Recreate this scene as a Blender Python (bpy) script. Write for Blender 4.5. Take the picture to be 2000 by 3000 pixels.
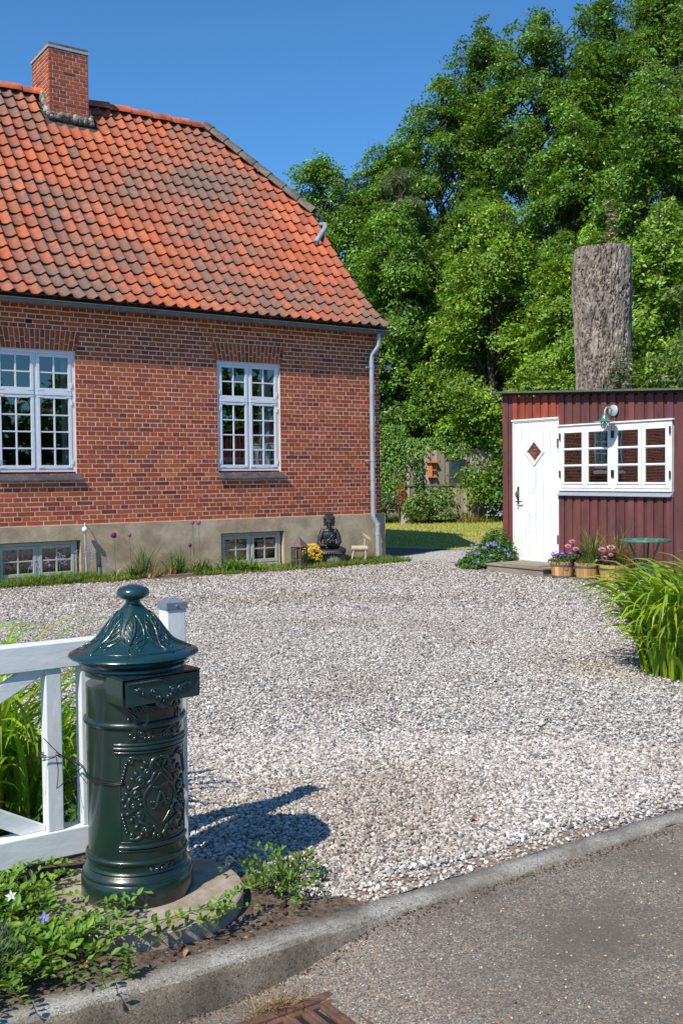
import bpy, bmesh, math, random
import numpy as np
from math import sin, cos, pi, radians, sqrt
from mathutils import Matrix, Vector
for o in list(bpy.data.objects): bpy.data.objects.remove(o, do_unlink=True)
S = bpy.context.scene
COL = S.collection
rng = np.random.default_rng(7)
random.seed(7)

# ------------------------------------------------------------------ camera
cd = bpy.data.cameras.new('camera'); cam = bpy.data.objects.new('camera', cd); COL.objects.link(cam)
cd.sensor_fit = 'VERTICAL'; cd.sensor_height = 36; cd.sensor_width = 24; cd.lens = 35.543
cd.clip_start = 0.05; cd.clip_end = 2000
yaw, pit, rol = radians(55.5397), radians(2.1129), radians(-0.5476)
fw = Vector((cos(yaw)*cos(pit), sin(yaw)*cos(pit), -sin(pit)))
rt = Vector((sin(yaw), -cos(yaw), 0)); up = rt.cross(fw)
r2 = rt*cos(rol)+up*sin(rol); u2 = up*cos(rol)-rt*sin(rol)
m = Matrix.Identity(4)
for i in range(3):
    m[i][0] = r2[i]; m[i][1] = u2[i]; m[i][2] = -fw[i]
m[0][3], m[1][3], m[2][3] = 0, 0, 1.4
cam.matrix_world = m
S.camera = cam

# ------------------------------------------------------------------ light
SHX, SHY = 0.85, 0.34                       # ground shadow of a 1 m stick
elev = math.atan(1/math.hypot(SHX, SHY)); azi = math.atan2(-SHY, -SHX)   # direction towards the sun
W = bpy.data.worlds.new('World'); S.world = W; W.use_nodes = True
nt = W.node_tree; bg = nt.nodes['Background']
sky = nt.nodes.new('ShaderNodeTexSky'); sky.sky_type = 'NISHITA'; sky.sun_disc = False
sky.sun_elevation = elev; sky.sun_rotation = pi/2-azi
sky.air_density = 1.0; sky.dust_density = 0.25; sky.ozone_density = 2.2; sky.altitude = 0
tn = nt.nodes.new('ShaderNodeVectorMath'); tn.operation = 'MULTIPLY'; tn.inputs[1].default_value = (.57, 1.14, 1.57)
nt.links.new(sky.outputs[0], tn.inputs[0]); nt.links.new(tn.outputs[0], bg.inputs[0]); bg.inputs[1].default_value = 0.094
sl = bpy.data.lights.new('sun', 'SUN'); sun = bpy.data.objects.new('sun', sl); COL.objects.link(sun)
sl.energy = 5.0; sl.angle = radians(0.53); sl.color = (1.0, 0.925, 0.80)
sun.rotation_euler = Vector((-SHX, -SHY, 1)).to_track_quat('Z', 'Y').to_euler()
sun.location = (-20, -8, 30)
S.view_settings.view_transform = 'Standard'; S.view_settings.look = 'None'
S.view_settings.exposure = 0.18; S.view_settings.gamma = 1.0
try: S.view_settings.use_curve_mapping = False
except Exception: pass
S.cycles.max_bounces = 6; S.cycles.transparent_max_bounces = 12
S.cycles.diffuse_bounces = 3; S.cycles.glossy_bounces = 4; S.cycles.transmission_bounces = 6
S.cycles.caustics_reflective = False; S.cycles.caustics_refractive = False
G = -0.05                                    # gravel level

# ------------------------------------------------------------------ materials
def mat(name, col, rough=.7, var=.0, vs=6, bump=.0, bs=60, metal=0., tint=False, col2=None, stretch=(1,1,1),
        spec=.5, coat=0., trans=0., bdist=.004, split=.5, vs2=None):
    """Principled material: two colours mixed by noise (col2), value variation (var), bump, optional per-face tint attribute"""
    M = bpy.data.materials.new(name); M.use_nodes = True
    N = M.node_tree.nodes; Lk = M.node_tree.links
    b = N['Principled BSDF']; out = N['Material Output']
    tc = N.new('ShaderNodeTexCoord'); mp = N.new('ShaderNodeMapping'); Lk.new(tc.outputs['Object'], mp.inputs[0])
    mp.inputs['Scale'].default_value = stretch
    src = None
    rgb = N.new('ShaderNodeRGB'); rgb.outputs[0].default_value = (*col, 1); src = rgb.outputs[0]
    if col2 is not None:
        n = N.new('ShaderNodeTexNoise'); n.inputs['Scale'].default_value = vs2 or vs; n.inputs['Detail'].default_value = 6; n.inputs['Roughness'].default_value = .65
        Lk.new(mp.outputs[0], n.inputs[0])
        r = N.new('ShaderNodeMapRange'); r.inputs[1].default_value = split-.1; r.inputs[2].default_value = split+.1
        Lk.new(n.outputs[0], r.inputs[0])
        mx = N.new('ShaderNodeMix'); mx.data_type = 'RGBA'; Lk.new(r.outputs[0], mx.inputs[0]); Lk.new(src, mx.inputs[6]); mx.inputs[7].default_value = (*col2, 1); src = mx.outputs[2]
    if var > 0:
        n = N.new('ShaderNodeTexNoise'); n.inputs['Scale'].default_value = vs; n.inputs['Detail'].default_value = 8; n.inputs['Roughness'].default_value = .7
        Lk.new(mp.outputs[0], n.inputs[0])
        r = N.new('ShaderNodeMapRange'); r.inputs[1].default_value = .3; r.inputs[2].default_value = .7; r.inputs[3].default_value = 1-var; r.inputs[4].default_value = 1+var
        Lk.new(n.outputs[0], r.inputs[0])
        v = N.new('ShaderNodeVectorMath'); v.operation = 'SCALE'; Lk.new(src, v.inputs[0]); Lk.new(r.outputs[0], v.inputs['Scale']); src = v.outputs[0]
    if tint:
        a = N.new('ShaderNodeAttribute'); a.attribute_name = 'tint'
        v = N.new('ShaderNodeVectorMath'); v.operation = 'MULTIPLY'; Lk.new(src, v.inputs[0]); Lk.new(a.outputs[0], v.inputs[1]); src = v.outputs[0]
    Lk.new(src, b.inputs['Base Color'])
    b.inputs['Roughness'].default_value = rough; b.inputs['Metallic'].default_value = metal
    b.inputs['Specular IOR Level'].default_value = spec; b.inputs['Coat Weight'].default_value = coat; b.inputs['Coat Roughness'].default_value = .08
    if bump > 0:
        n = N.new('ShaderNodeTexNoise'); n.inputs['Scale'].default_value = bs; n.inputs['Detail'].default_value = 5
        Lk.new(mp.outputs[0], n.inputs[0])
        bp = N.new('ShaderNodeBump'); bp.inputs['Strength'].default_value = bump; bp.inputs['Distance'].default_value = bdist
        Lk.new(n.outputs[0], bp.inputs['Height']); Lk.new(bp.outputs[0], b.inputs['Normal'])
    if trans > 0:
        t = N.new('ShaderNodeBsdfTranslucent'); Lk.new(src, t.inputs[0])
        v = N.new('ShaderNodeVectorMath'); v.operation = 'MULTIPLY'; Lk.new(src, v.inputs[0]); v.inputs[1].default_value = (1.5, 1.35, .55); Lk.new(v.outputs[0], t.inputs[0])
        ms = N.new('ShaderNodeMixShader'); ms.inputs[0].default_value = trans
        Lk.new(b.outputs[0], ms.inputs[1]); Lk.new(t.outputs[0], ms.inputs[2]); Lk.new(ms.outputs[0], out.inputs[0])
    return M

def glass(name, refl=.16, tintc=(.8,.85,.85), rough=.01):
    M = bpy.data.materials.new(name); M.use_nodes = True
    N = M.node_tree.nodes; Lk = M.node_tree.links; N.remove(N['Principled BSDF']); out = N['Material Output']
    t = N.new('ShaderNodeBsdfTransparent'); t.inputs[0].default_value = (*tintc, 1)
    g = N.new('ShaderNodeBsdfGlossy'); g.inputs['Roughness'].default_value = rough
    lw = N.new('ShaderNodeFresnel'); lw.inputs[0].default_value = 1.5
    a = N.new('ShaderNodeMath'); a.operation = 'ADD'; a.inputs[1].default_value = refl; Lk.new(lw.outputs[0], a.inputs[0]); a.use_clamp = True
    n = N.new('ShaderNodeTexNoise'); n.inputs['Scale'].default_value = 2.2; tc = N.new('ShaderNodeTexCoord'); Lk.new(tc.outputs['Object'], n.inputs[0])
    bp = N.new('ShaderNodeBump'); bp.inputs['Strength'].default_value = .05; bp.inputs['Distance'].default_value = .015; Lk.new(n.outputs[0], bp.inputs['Height']); Lk.new(bp.outputs[0], g.inputs['Normal'])
    ms = N.new('ShaderNodeMixShader'); Lk.new(a.outputs[0], ms.inputs[0]); Lk.new(t.outputs[0], ms.inputs[1]); Lk.new(g.outputs[0], ms.inputs[2]); Lk.new(ms.outputs[0], out.inputs[0])
    return M

# ------------------------------------------------------------------ mesh collector
class MB:
    def __init__(s): s.v = []; s.f = []; s.c = []; s.n = 0; s.vl = 0
    def add(s, v, f, c=None):
        """v (n,3); f list of index tuples or (m,k) array; c None / rgb / (m,3)"""
        v = np.asarray(v, float).reshape(-1, 3)
        if isinstance(f, np.ndarray): groups = [f]
        else:
            d = {}
            for t in f: d.setdefault(len(t), []).append(t)
            groups = [np.array(t) for t in d.values()]
        tot = sum(len(g) for g in groups); k = 0
        for g in groups:
            s.f.append(g+s.n)
            if c is None: s.c.append(np.ones((len(g), 3)))
            else:
                cc = np.asarray(c, float)
                s.c.append(np.tile(cc, (len(g), 1)) if cc.ndim == 1 else cc[k:k+len(g)])
            k += len(g)
        s.v.append(v); s.n += len(v)
        return s
    def box(s, x0, x1, y0, y1, z0, z1, c=None, M=None):
        v = np.array([(x0,y0,z0),(x1,y0,z0),(x1,y1,z0),(x0,y1,z0),(x0,y0,z1),(x1,y0,z1),(x1,y1,z1),(x0,y1,z1)], float)
        if M is not None: v = xf(v, M)
        return s.add(v, np.array([(0,3,2,1),(4,5,6,7),(0,1,5,4),(1,2,6,5),(2,3,7,6),(3,0,4,7)]), c)
    def tube(s, pts, rad, n=8, c=None, caps=True, sq=(1,1)):
        P = np.asarray(pts, float); m_ = len(P)
        R = np.full(m_, rad, float) if np.isscalar(rad) else np.asarray(rad, float)
        T = np.gradient(P, axis=0); T /= np.linalg.norm(T, axis=1)[:, None]+1e-12
        ref = np.array([0,0,1.]) if abs(T[0][2]) < .9 else np.array([1.,0,0])
        V = []; u = np.cross(ref, T[0]); u /= np.linalg.norm(u)
        for i in range(m_):
            u = u-T[i]*(u@T[i]); u /= np.linalg.norm(u)+1e-12; w = np.cross(T[i], u)
            for k in range(n):
                a = 2*pi*k/n; V.append(P[i]+R[i]*(cos(a)*u*sq[0]+sin(a)*w*sq[1]))
        F = [(i*n+k, i*n+(k+1)%n, (i+1)*n+(k+1)%n, (i+1)*n+k) for i in range(m_-1) for k in range(n)]
        if caps: F += [tuple(range(n-1, -1, -1)), tuple((m_-1)*n+k for k in range(n))]
        return s.add(V, F, c)
    def lathe(s, prof, n=32, o=(0,0,0), c=None, a0=0, a1=2*pi):
        full = abs(a1-a0-2*pi) < 1e-6; k = n if full else n+1
        V = []; 
        for (r, z) in prof:
            for i in range(k):
                a = a0+(a1-a0)*i/n; V.append((o[0]+r*cos(a), o[1]+r*sin(a), o[2]+z))
        F = [(j*k+i, j*k+(i+1)%k, (j+1)*k+(i+1)%k, (j+1)*k+i) for j in range(len(prof)-1) for i in range(n)]
        if full:
            if prof[0][0] > 1e-4: F.append(tuple(range(k-1, -1, -1)))
            if prof[-1][0] > 1e-4: F.append(tuple((len(prof)-1)*k+i for i in range(k)))
        return s.add(V, F, c)
    def ell(s, o, r, n=14, m_=9, c=None, M=None):
        V = []
        for j in range(m_+1):
            t = pi*j/m_
            for i in range(n):
                a = 2*pi*i/n; V.append((sin(t)*cos(a)*r[0], sin(t)*sin(a)*r[1], -cos(t)*r[2]))
        V = np.array(V)
        if M is not None: V = xf(V, M)
        V = V+np.array(o)
        F = [(j*n+i, j*n+(i+1)%n, (j+1)*n+(i+1)%n, (j+1)*n+i) for j in range(m_) for i in range(n)]
        return s.add(V, F, c)
    def prism(s, poly, z0, z1, c=None, M=None):
        p = np.array(poly, float); n = len(p)
        v = np.vstack([np.c_[p, np.full(n, z0)], np.c_[p, np.full(n, z1)]])
        if M is not None: v = xf(v, M)
        F = [tuple(range(n-1, -1, -1)), tuple(range(n, 2*n))]+[(i, (i+1)%n, n+(i+1)%n, n+i) for i in range(n)]
        return s.add(v, F, c)
    def build(s, name, material, parent=None, smooth=False, loc=None, bevel=0, mods=None):
        me = bpy.data.meshes.new(name)
        V = np.vstack(s.v).astype(np.float32)
        if loc is not None: V = V-np.array(loc, np.float32)
        li = np.concatenate([g.ravel() for g in s.f]).astype(np.int32)
        tot = np.concatenate([np.full(len(g), g.shape[1]) for g in s.f]).astype(np.int32)
        st = np.concatenate([[0], np.cumsum(tot)[:-1]]).astype(np.int32)
        me.vertices.add(len(V)); me.vertices.foreach_set('co', V.ravel())
        me.loops.add(len(li)); me.loops.foreach_set('vertex_index', li)
        me.polygons.add(len(tot)); me.polygons.foreach_set('loop_start', st); me.polygons.foreach_set('loop_total', tot)
        me.polygons.foreach_set('use_smooth', np.full(len(tot), smooth is not False))
        me.update(calc_edges=True)
        C = np.vstack(s.c)
        if not np.allclose(C, 1):
            at = me.attributes.new('tint', 'FLOAT_COLOR', 'FACE')
            at.data.foreach_set('color', np.c_[C, np.ones(len(C))].astype(np.float32).ravel())
        else:
            at = me.attributes.new('tint', 'FLOAT_COLOR', 'FACE')
            at.data.foreach_set('color', np.ones(len(C)*4, np.float32))
        me.validate()
        me.materials.append(material)
        o = bpy.data.objects.new(name, me); COL.objects.link(o)
        if loc is not None: o.location = loc
        if parent is not None:
            o.parent = parent
            o.matrix_parent_inverse = Matrix.Identity(4)
            base = Vector((0,0,0)) if loc is None else Vector(loc)
            o.location = base-world_loc(parent)
        if bevel:
            b = o.modifiers.new('bevel', 'BEVEL'); b.width = bevel; b.segments = 2; b.limit_method = 'ANGLE'; b.angle_limit = radians(40)
        if isinstance(smooth, (int, float)) and smooth is not True and smooth is not False:
            me.polygons.foreach_set('use_smooth', np.ones(len(tot), bool)); set_sharp(me, smooth)
        return o

def set_sharp(me, deg):
    bm = bmesh.new(); bm.from_mesh(me)
    for e in bm.edges:
        if len(e.link_faces) == 2 and e.calc_face_angle(0) > radians(deg): e.smooth = False
    bm.to_mesh(me); bm.free()

def world_loc(o):
    v = Vector(o.location)
    while o.parent: o = o.parent; v = v+Vector(o.location)
    return v
def xf(v, M):
    M = np.array(M); return np.asarray(v, float) @ M[:3, :3].T + M[:3, 3]
def TR(x=0, y=0, z=0, rz=0, rx=0, ry=0, s=1):
    return Matrix.Translation((x, y, z)) @ Matrix.Rotation(rz, 4, 'Z') @ Matrix.Rotation(ry, 4, 'Y') @ Matrix.Rotation(rx, 4, 'X') @ Matrix.Scale(s, 4)

def tag(o, label=None, cat=None, group=None, kind=None):
    if label: o['label'] = label
    if cat: o['category'] = cat
    if group: o['group'] = group
    if kind: o['kind'] = kind
    return o
def empty(name, loc, label, cat, group=None, rz=0):
    o = bpy.data.objects.new(name, None); COL.objects.link(o); o.location = loc; o.rotation_euler = (0, 0, rz)
    o.empty_display_size = .1
    return tag(o, label, cat, group)
def lnorm(v): return v/(np.linalg.norm(v, axis=-1, keepdims=True)+1e-12)

# instancing of a small template many times inside ONE mesh (leaves of a crown, stones of a gravel yard)
def scatter(mb, tv, tf, pos, X, Y, Z, cols=None):
    """tv (k,3), tf (m,j); pos,X,Y,Z (n,3) frame axes (scaled)"""
    tv = np.asarray(tv, float); tf = np.asarray(tf)
    n, k = len(pos), len(tv)
    V = pos[:, None]+tv[None, :, 0:1]*X[:, None]+tv[None, :, 1:2]*Y[:, None]+tv[None, :, 2:3]*Z[:, None]
    F = (tf[None]+(np.arange(n)*k)[:, None, None]).reshape(-1, tf.shape[1])
    c = None if cols is None else np.repeat(cols, len(tf), axis=0)
    mb.add(V.reshape(-1, 3), F, c)
def frames(nrm, roll=None, size=1.0):
    n = len(nrm); Z = lnorm(nrm); r = lnorm(rng.normal(size=(n, 3))) if roll is None else roll
    X = lnorm(np.cross(r, Z)); Y = np.cross(Z, X)
    s = np.asarray(size).reshape(-1, 1) if not np.isscalar(size) else size
    return X*s, Y*s, Z*s
LEAF = (np.array([(0,-.5,0),(.28,-.08,.06),(0,.5,-.05),(-.28,-.08,.06)]), np.array([(0,1,2),(0,2,3)]))
LEAF2 = (np.array([(0,-.5,0),(.17,-.3,.04),(.25,0,.07),(.16,.28,.04),(0,.5,-.06),(-.16,.28,.04),(-.25,0,.07),(-.17,-.3,.04),(0,0,0)]),
         np.array([(8,0,1),(8,1,2),(8,2,3),(8,3,4),(8,4,5),(8,5,6),(8,6,7),(8,7,0)]))
def greens(n, base, v=.25, hue=.15):
    b = np.array(base); k = 1+rng.normal(0, v, (n, 1)); h = rng.normal(0, hue, (n, 1))
    c = b*np.clip(k, .35, 1.9); c[:, 0:1] *= 1+h; c[:, 2:3] *= 1-h*.5
    return np.clip(c, .002, 1)

def blades(mb, base, head, length, width, lift=1.2, droop=1.0, seg=6, cols=None, fold=.25, pw=1.3):
    """arching strap leaves: base (n,3), head (n,) heading angle, length, width arrays; lift = start angle from ground (rad)"""
    n = len(base); L_ = np.broadcast_to(length, n)[:, None]; Wd = np.broadcast_to(width, n)
    lf = np.broadcast_to(lift, n); dr = np.broadcast_to(droop, n)
    d = np.c_[np.cos(head), np.sin(head), np.zeros(n)]; side = np.c_[-np.sin(head), np.cos(head), np.zeros(n)]
    side = lnorm(side+np.c_[np.zeros((n,2)), rng.normal(0, .25, n)])
    p = base.copy(); pts = []
    for i in range(seg+1):
        t = i/seg; a = lf-dr*(t**pw)
        w = Wd*np.minimum(1, .55+1.2*t)*(1-t**2.5)*.5+.0004
        pts.append((p-side*w[:, None], p+np.c_[np.zeros((n,2)), -w*fold], p+side*w[:, None]))
        p = p+(d*np.cos(a)[:, None]+np.array([0,0,1.])*np.sin(a)[:, None])*L_/seg
    V = np.stack([np.stack(q, 1) for q in pts], 1)   # n, seg+1, 3, 3
    V = V.reshape(n, -1, 3); k = V.shape[1]
    tf = np.array([(i*3+j, i*3+j+1, (i+1)*3+j+1, (i+1)*3+j) for i in range(seg) for j in range(2)])
    F = (tf[None]+(np.arange(n)*k)[:, None, None]).reshape(-1, 4)
    mb.add(V.reshape(-1, 3), F, None if cols is None else np.repeat(cols, len(tf), axis=0))
# ================================================================== THE SETTING
def poly_sheet(name, pts, z, material, kind='structure', sub=0, parent=None):
    mb = MB(); p = np.array(pts, float); mb.add(np.c_[p, np.full(len(p), z)], [tuple(range(len(p)))])
    o = mb.build(name, material, parent)
    if kind: o['kind'] = kind
    return o
def wob(pts, amp=.05, n=12, closed=True, seed=1):
    """subdivide an outline and make it uneven"""
    r = np.random.default_rng(seed); out = []; P = [np.array(p, float) for p in pts]
    for i in range(len(P)):
        a, b = P[i], P[(i+1) % len(P)]
        for k in range(n):
            t = k/n; out.append(a+(b-a)*t+(r.normal(0, amp, 2) if k else 0))
    return out

def speckle_mat(name, cols, scale, rough=.9, bump=.6, bd=.006, dirt=None, dscale=.8, dsplit=.55, rand=1.0):
    """voronoi pebbles: every cell takes one of the given colours"""
    M = bpy.data.materials.new(name); M.use_nodes = True; N = M.node_tree.nodes; L = M.node_tree.links; b = N['Principled BSDF']
    tc = N.new('ShaderNodeTexCoord'); nz = N.new('ShaderNodeTexNoise'); nz.inputs['Scale'].default_value = scale*.7
    mx = N.new('ShaderNodeVectorMath'); mx.operation = 'MULTIPLY_ADD'; mx.inputs[1].default_value = (.012,)*3
    L.new(tc.outputs['Object'], nz.inputs[0]); L.new(nz.outputs['Color'], mx.inputs[0]); L.new(tc.outputs['Object'], mx.inputs[2])
    vo = N.new('ShaderNodeTexVoronoi'); vo.inputs['Scale'].default_value = scale; vo.inputs['Randomness'].default_value = rand; L.new(mx.outputs[0], vo.inputs[0])
    wn = N.new('ShaderNodeSeparateColor'); L.new(vo.outputs['Color'], wn.inputs[0])
    cr = N.new('ShaderNodeValToRGB'); cr.color_ramp.interpolation = 'CONSTANT'; L.new(wn.outputs[0], cr.inputs[0])
    e = cr.color_ramp.elements
    while len(e) < len(cols): e.new(.5)
    for i, (t, c) in enumerate(cols): e[i].position = t; e[i].color = (*c, 1)
    src = cr.outputs[0]
    if dirt is not None:
        n2 = N.new('ShaderNodeTexNoise'); n2.inputs['Scale'].default_value = dscale; n2.inputs['Detail'].default_value = 9; n2.inputs['Roughness'].default_value = .7; L.new(tc.outputs['Object'], n2.inputs[0])
        r = N.new('ShaderNodeMapRange'); r.inputs[1].default_value = dsplit-.12; r.inputs[2].default_value = dsplit+.12; r.inputs[4].default_value = .8; L.new(n2.outputs[0], r.inputs[0])
        m2 = N.new('ShaderNodeMix'); m2.data_type = 'RGBA'; L.new(r.outputs[0], m2.inputs[0]); L.new(src, m2.inputs[6]); m2.inputs[7].default_value = (*dirt, 1); src = m2.outputs[2]
    at_ = N.new('ShaderNodeAttribute'); at_.attribute_name = 'tint'; ml = N.new('ShaderNodeVectorMath'); ml.operation = 'MULTIPLY'; L.new(src, ml.inputs[0]); L.new(at_.outputs[0], ml.inputs[1]); src = ml.outputs[0]
    L.new(src, b.inputs['Base Color']); b.inputs['Roughness'].default_value = rough; b.inputs['Specular IOR Level'].default_value = .3
    inv = N.new('ShaderNodeMath'); inv.operation = 'SUBTRACT'; inv.inputs[0].default_value = 1; L.new(vo.outputs['Distance'], inv.inputs[1])
    bp = N.new('ShaderNodeBump'); bp.inputs['Strength'].default_value = bump; bp.inputs['Distance'].default_value = bd; L.new(inv.outputs[0], bp.inputs['Height']); L.new(bp.outputs[0], b.inputs['Normal'])
    return M

GRAVC = [(.0,(.84,.81,.77)),(.22,(.62,.57,.52)),(.40,(.90,.88,.85)),(.56,(.42,.39,.37)),(.68,(.68,.64,.58)),(.80,(.22,.21,.21)),(.90,(.60,.55,.52)),(.96,(.35,.20,.13))]
m_gravel = speckle_mat('white_gravel', [(t, tuple(x*.72 for x in c)) for t, c in GRAVC], 62, bump=1., bd=.012, dirt=(.24,.19,.15), dscale=.6, dsplit=.66)
m_soil = mat('dark_soil', (.085,.058,.042), .95, .45, 22, 1., 55, col2=(.15,.11,.08), vs2=9, bdist=.02)
m_lawn = mat('lawn_green', (.30,.35,.06), .9, .3, 9, .5, 90, col2=(.42,.38,.12), vs2=.9, bdist=.02)
m_far = mat('meadow', (.08,.11,.03), .9, .3, 1)
m_kerb = speckle_mat('worn_concrete', [(0,(.34,.32,.28)),(.3,(.40,.375,.335)),(.55,(.26,.24,.21)),(.78,(.50,.475,.43)),(.90,(.10,.09,.08))], 260, bump=.45, bd=.003, dirt=(.15,.125,.10), dscale=5, dsplit=.50)
m_road = speckle_mat('old_asphalt', [(0,(.20,.170,.140)),(.2,(.27,.232,.19)),(.42,(.10,.085,.07)),(.62,(.22,.19,.155)),(.78,(.10,.088,.077)),(.87,(.36,.31,.25)),(.94,(.52,.48,.43)),(.98,(.42,.22,.08))], 215, bump=.5, bd=.003, dirt=(.115,.094,.078), dscale=1.5, dsplit=.52)

# the road: one wide sheet, a touch lower at the drain than at the driveway crossing
xs = np.concatenate([np.linspace(-80, -2, 12), np.linspace(-1.5, 6, 46), np.linspace(7, 80, 12)])
ys = np.array([-80, -40, -15, -6, -3, 0, 1, 1.6, 2.0, 2.3, 2.5, 2.64, 2.72])
def road_z(x, y):
    t = np.clip((x-1.35)/.75, 0, 1); t = t*t*(3-2*t)
    z = -.158+.094*t
    return z-.010*np.clip((2.6-y)/.5, 0, 1)*(1-t)+.03*np.clip((1.8-y)/3, 0, 1)*(1-t)
V = np.array([(x, y, road_z(x, y)) for y in ys for x in xs]); nx = len(xs)
hole = (1.28, 1.82, 1.78, 2.405)            # the gully opening
F = []
for j in range(len(ys)-1):
    for i in range(nx-1): F.append((j*nx+i, j*nx+i+1, (j+1)*nx+i+1, (j+1)*nx+i))
MB().add(V, F).build('asphalt_road', m_road, smooth=True)['kind'] = 'structure'

# land under everything behind the kerb, out to the horizon
poly_sheet('ground', [(-400,2.70),(400,2.70),(400,600),(-400,600)], -.068, m_far)
poly_sheet('ground', [(-400,-8),(400,-8),(400,-600),(-400,-600)], -.03, m_far)
GR = [(-3,2.735),(14,2.735),(14.2,8),(13.6,13.9),(12.9,14.55),(12.1,14.9),(11.3,15.6),(10.55,15.9),(10.5,14.05),(-3,14.05)]
poly_sheet('gravel_yard', GR, -.058, m_gravel)
poly_sheet('side_path', wob([(10.5,14.0),(11.7,14.35),(12.45,15.0),(12.6,15.9),(11.9,18),(10.52,22)], .03, 6, seed=4), -.053, mat('path_stone', (.11,.105,.11), .9, .3, 20, .6, 60))
poly_sheet('lawn', wob([(12.55,14.85),(13.2,14.2),(14.3,13.3),(34,10),(40,30),(15,34),(10.5,30),(10.5,19)], .04, 6, seed=2), -.049, m_lawn)
bedG = [(-3,2.735),(1.98,2.735),(1.90,2.86),(1.80,2.92),(1.74,3.2),(1.62,3.48),(1.52,3.62),(1.50,4.1),(1.75,4.6),(1.65,5.0),(.8,5.35),(-3,5.6)]
poly_sheet('soil_bed', bedG, -.050, m_soil)
poly_sheet('soil_bed', wob([(1.9,2.735),(3.65,2.735),(3.6,2.80),(2.9,2.83),(2.4,2.84),(1.9,2.88)], .018, 8, seed=9), -.053, mat('driveway_edge_soil', (.16,.10,.06), .95, .5, 30, 1., 60, col2=(.30,.25,.2), vs2=40))
poly_sheet('soil_bed', wob([(5.95,4.3),(8.8,3.6),(8.8,5.9),(6.3,5.2)], .05, 6, seed=5), -.0535, m_soil)
poly_sheet('soil_bed', wob([(0,14.0),(10.5,14.0),(10.4,13.25),(8,13.05),(6.3,13.1),(4,13.55),(0,13.6)], .03, 8, seed=6), -.0525, m_soil)
poly_sheet('soil_bed', wob([(10.2,11.9),(11,11.9),(11,5),(10.5,5),(10.5,8),(10.35,9),(10.15,11)], .02, 6, seed=3), -.0525, m_soil)

# kerb: full height by the drain, dropped flush at the driveway
kx = np.concatenate([np.linspace(-12, .2, 20), np.linspace(.25, 4.5, 110), np.linspace(4.7, 14, 12)])
mbk = MB(); r_ = np.random.default_rng(3); sec = []
for x in kx:
    yb = 2.735+.055*np.clip((1.1-x)/.5, 0, 1); rr_ = np.clip((x-1.6)/.6, 0, 1); ya = 2.632+.035*np.clip((1.2-x)/.4, 0, 1)+.012*rr_; yb -= .012*rr_; zr = road_z(x, 2.6)-.02
    j = lambda a: r_.normal(0, a)
    zt = G+.004
    zf = zt-.006-.002*rr_
    sec.append([(x, yb, -.09), (x, yb, zt+j(.0012)), (x, ya+.012, zt+j(.0015)), (x, ya+j(.002), zf-.006+.004*rr_+j(.003)), (x, ya-.012+.008*rr_+j(.002), zf-.02+.014*rr_+j(.002)), (x, ya-.035+.022*rr_+j(.0018), zr)])
V = np.array(sec).reshape(-1, 3); nk = 6
F = [(i*nk+k, i*nk+k+1, (i+1)*nk+k+1, (i+1)*nk+k) for i in range(len(kx)-1) for k in range(nk-1)]
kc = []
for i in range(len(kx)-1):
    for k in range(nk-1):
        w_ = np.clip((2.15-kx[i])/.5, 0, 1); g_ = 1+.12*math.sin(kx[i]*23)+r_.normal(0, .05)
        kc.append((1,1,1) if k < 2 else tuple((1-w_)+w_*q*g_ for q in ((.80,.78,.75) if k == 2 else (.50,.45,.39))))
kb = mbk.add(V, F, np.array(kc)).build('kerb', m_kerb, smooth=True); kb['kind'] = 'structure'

from mathutils import noise as mnoise
# ------------------------------------------------------------------ gravel stones (real ones on top of the sheet)
def in_poly(p, poly):
    x, y = p[:, 0], p[:, 1]; ins = np.zeros(len(p), bool); n = len(poly)
    for i in range(n):
        x1, y1 = poly[i]; x2, y2 = poly[(i+1) % n]
        c = ((y1 > y) != (y2 > y)) & (x < (x2-x1)*(y-y1)/(y2-y1+1e-12)+x1); ins ^= c
    return ins
ang0 = math.atan2(fw.y, fw.x)
def wedge(p, mar=.46):
    a = np.arctan2(p[:, 1], p[:, 0])-ang0
    return np.abs(a) < mar
t_ = (1+sqrt(5))/2
ICO = lnorm(np.array([(-1,t_,0),(1,t_,0),(-1,-t_,0),(1,-t_,0),(0,-1,t_),(0,1,t_),(0,-1,-t_),(0,1,-t_),(t_,0,-1),(t_,0,1),(-t_,0,-1),(-t_,0,1)]))
ICF = np.array([(0,11,5),(0,5,1),(0,1,7),(0,7,10),(0,10,11),(1,5,9),(5,11,4),(11,10,2),(10,7,6),(7,1,8),(3,9,4),(3,4,2),(3,2,6),(3,6,8),(3,8,9),(4,9,5),(2,4,11),(6,2,10),(8,6,7),(9,8,1)])
OCT = np.array([(1,0,0),(0,1,0),(-1,0,0),(0,-1,0),(0,0,1.),(.6,.6,-.4)]); OCF = np.array([(0,1,4),(1,2,4),(2,3,4),(3,0,4),(0,5,1),(1,5,2)])
bed_house = lambda p: (p[:, 1] > 13.12+.35*np.clip((6.4-p[:, 0])/2.4, 0, 1))
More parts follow.
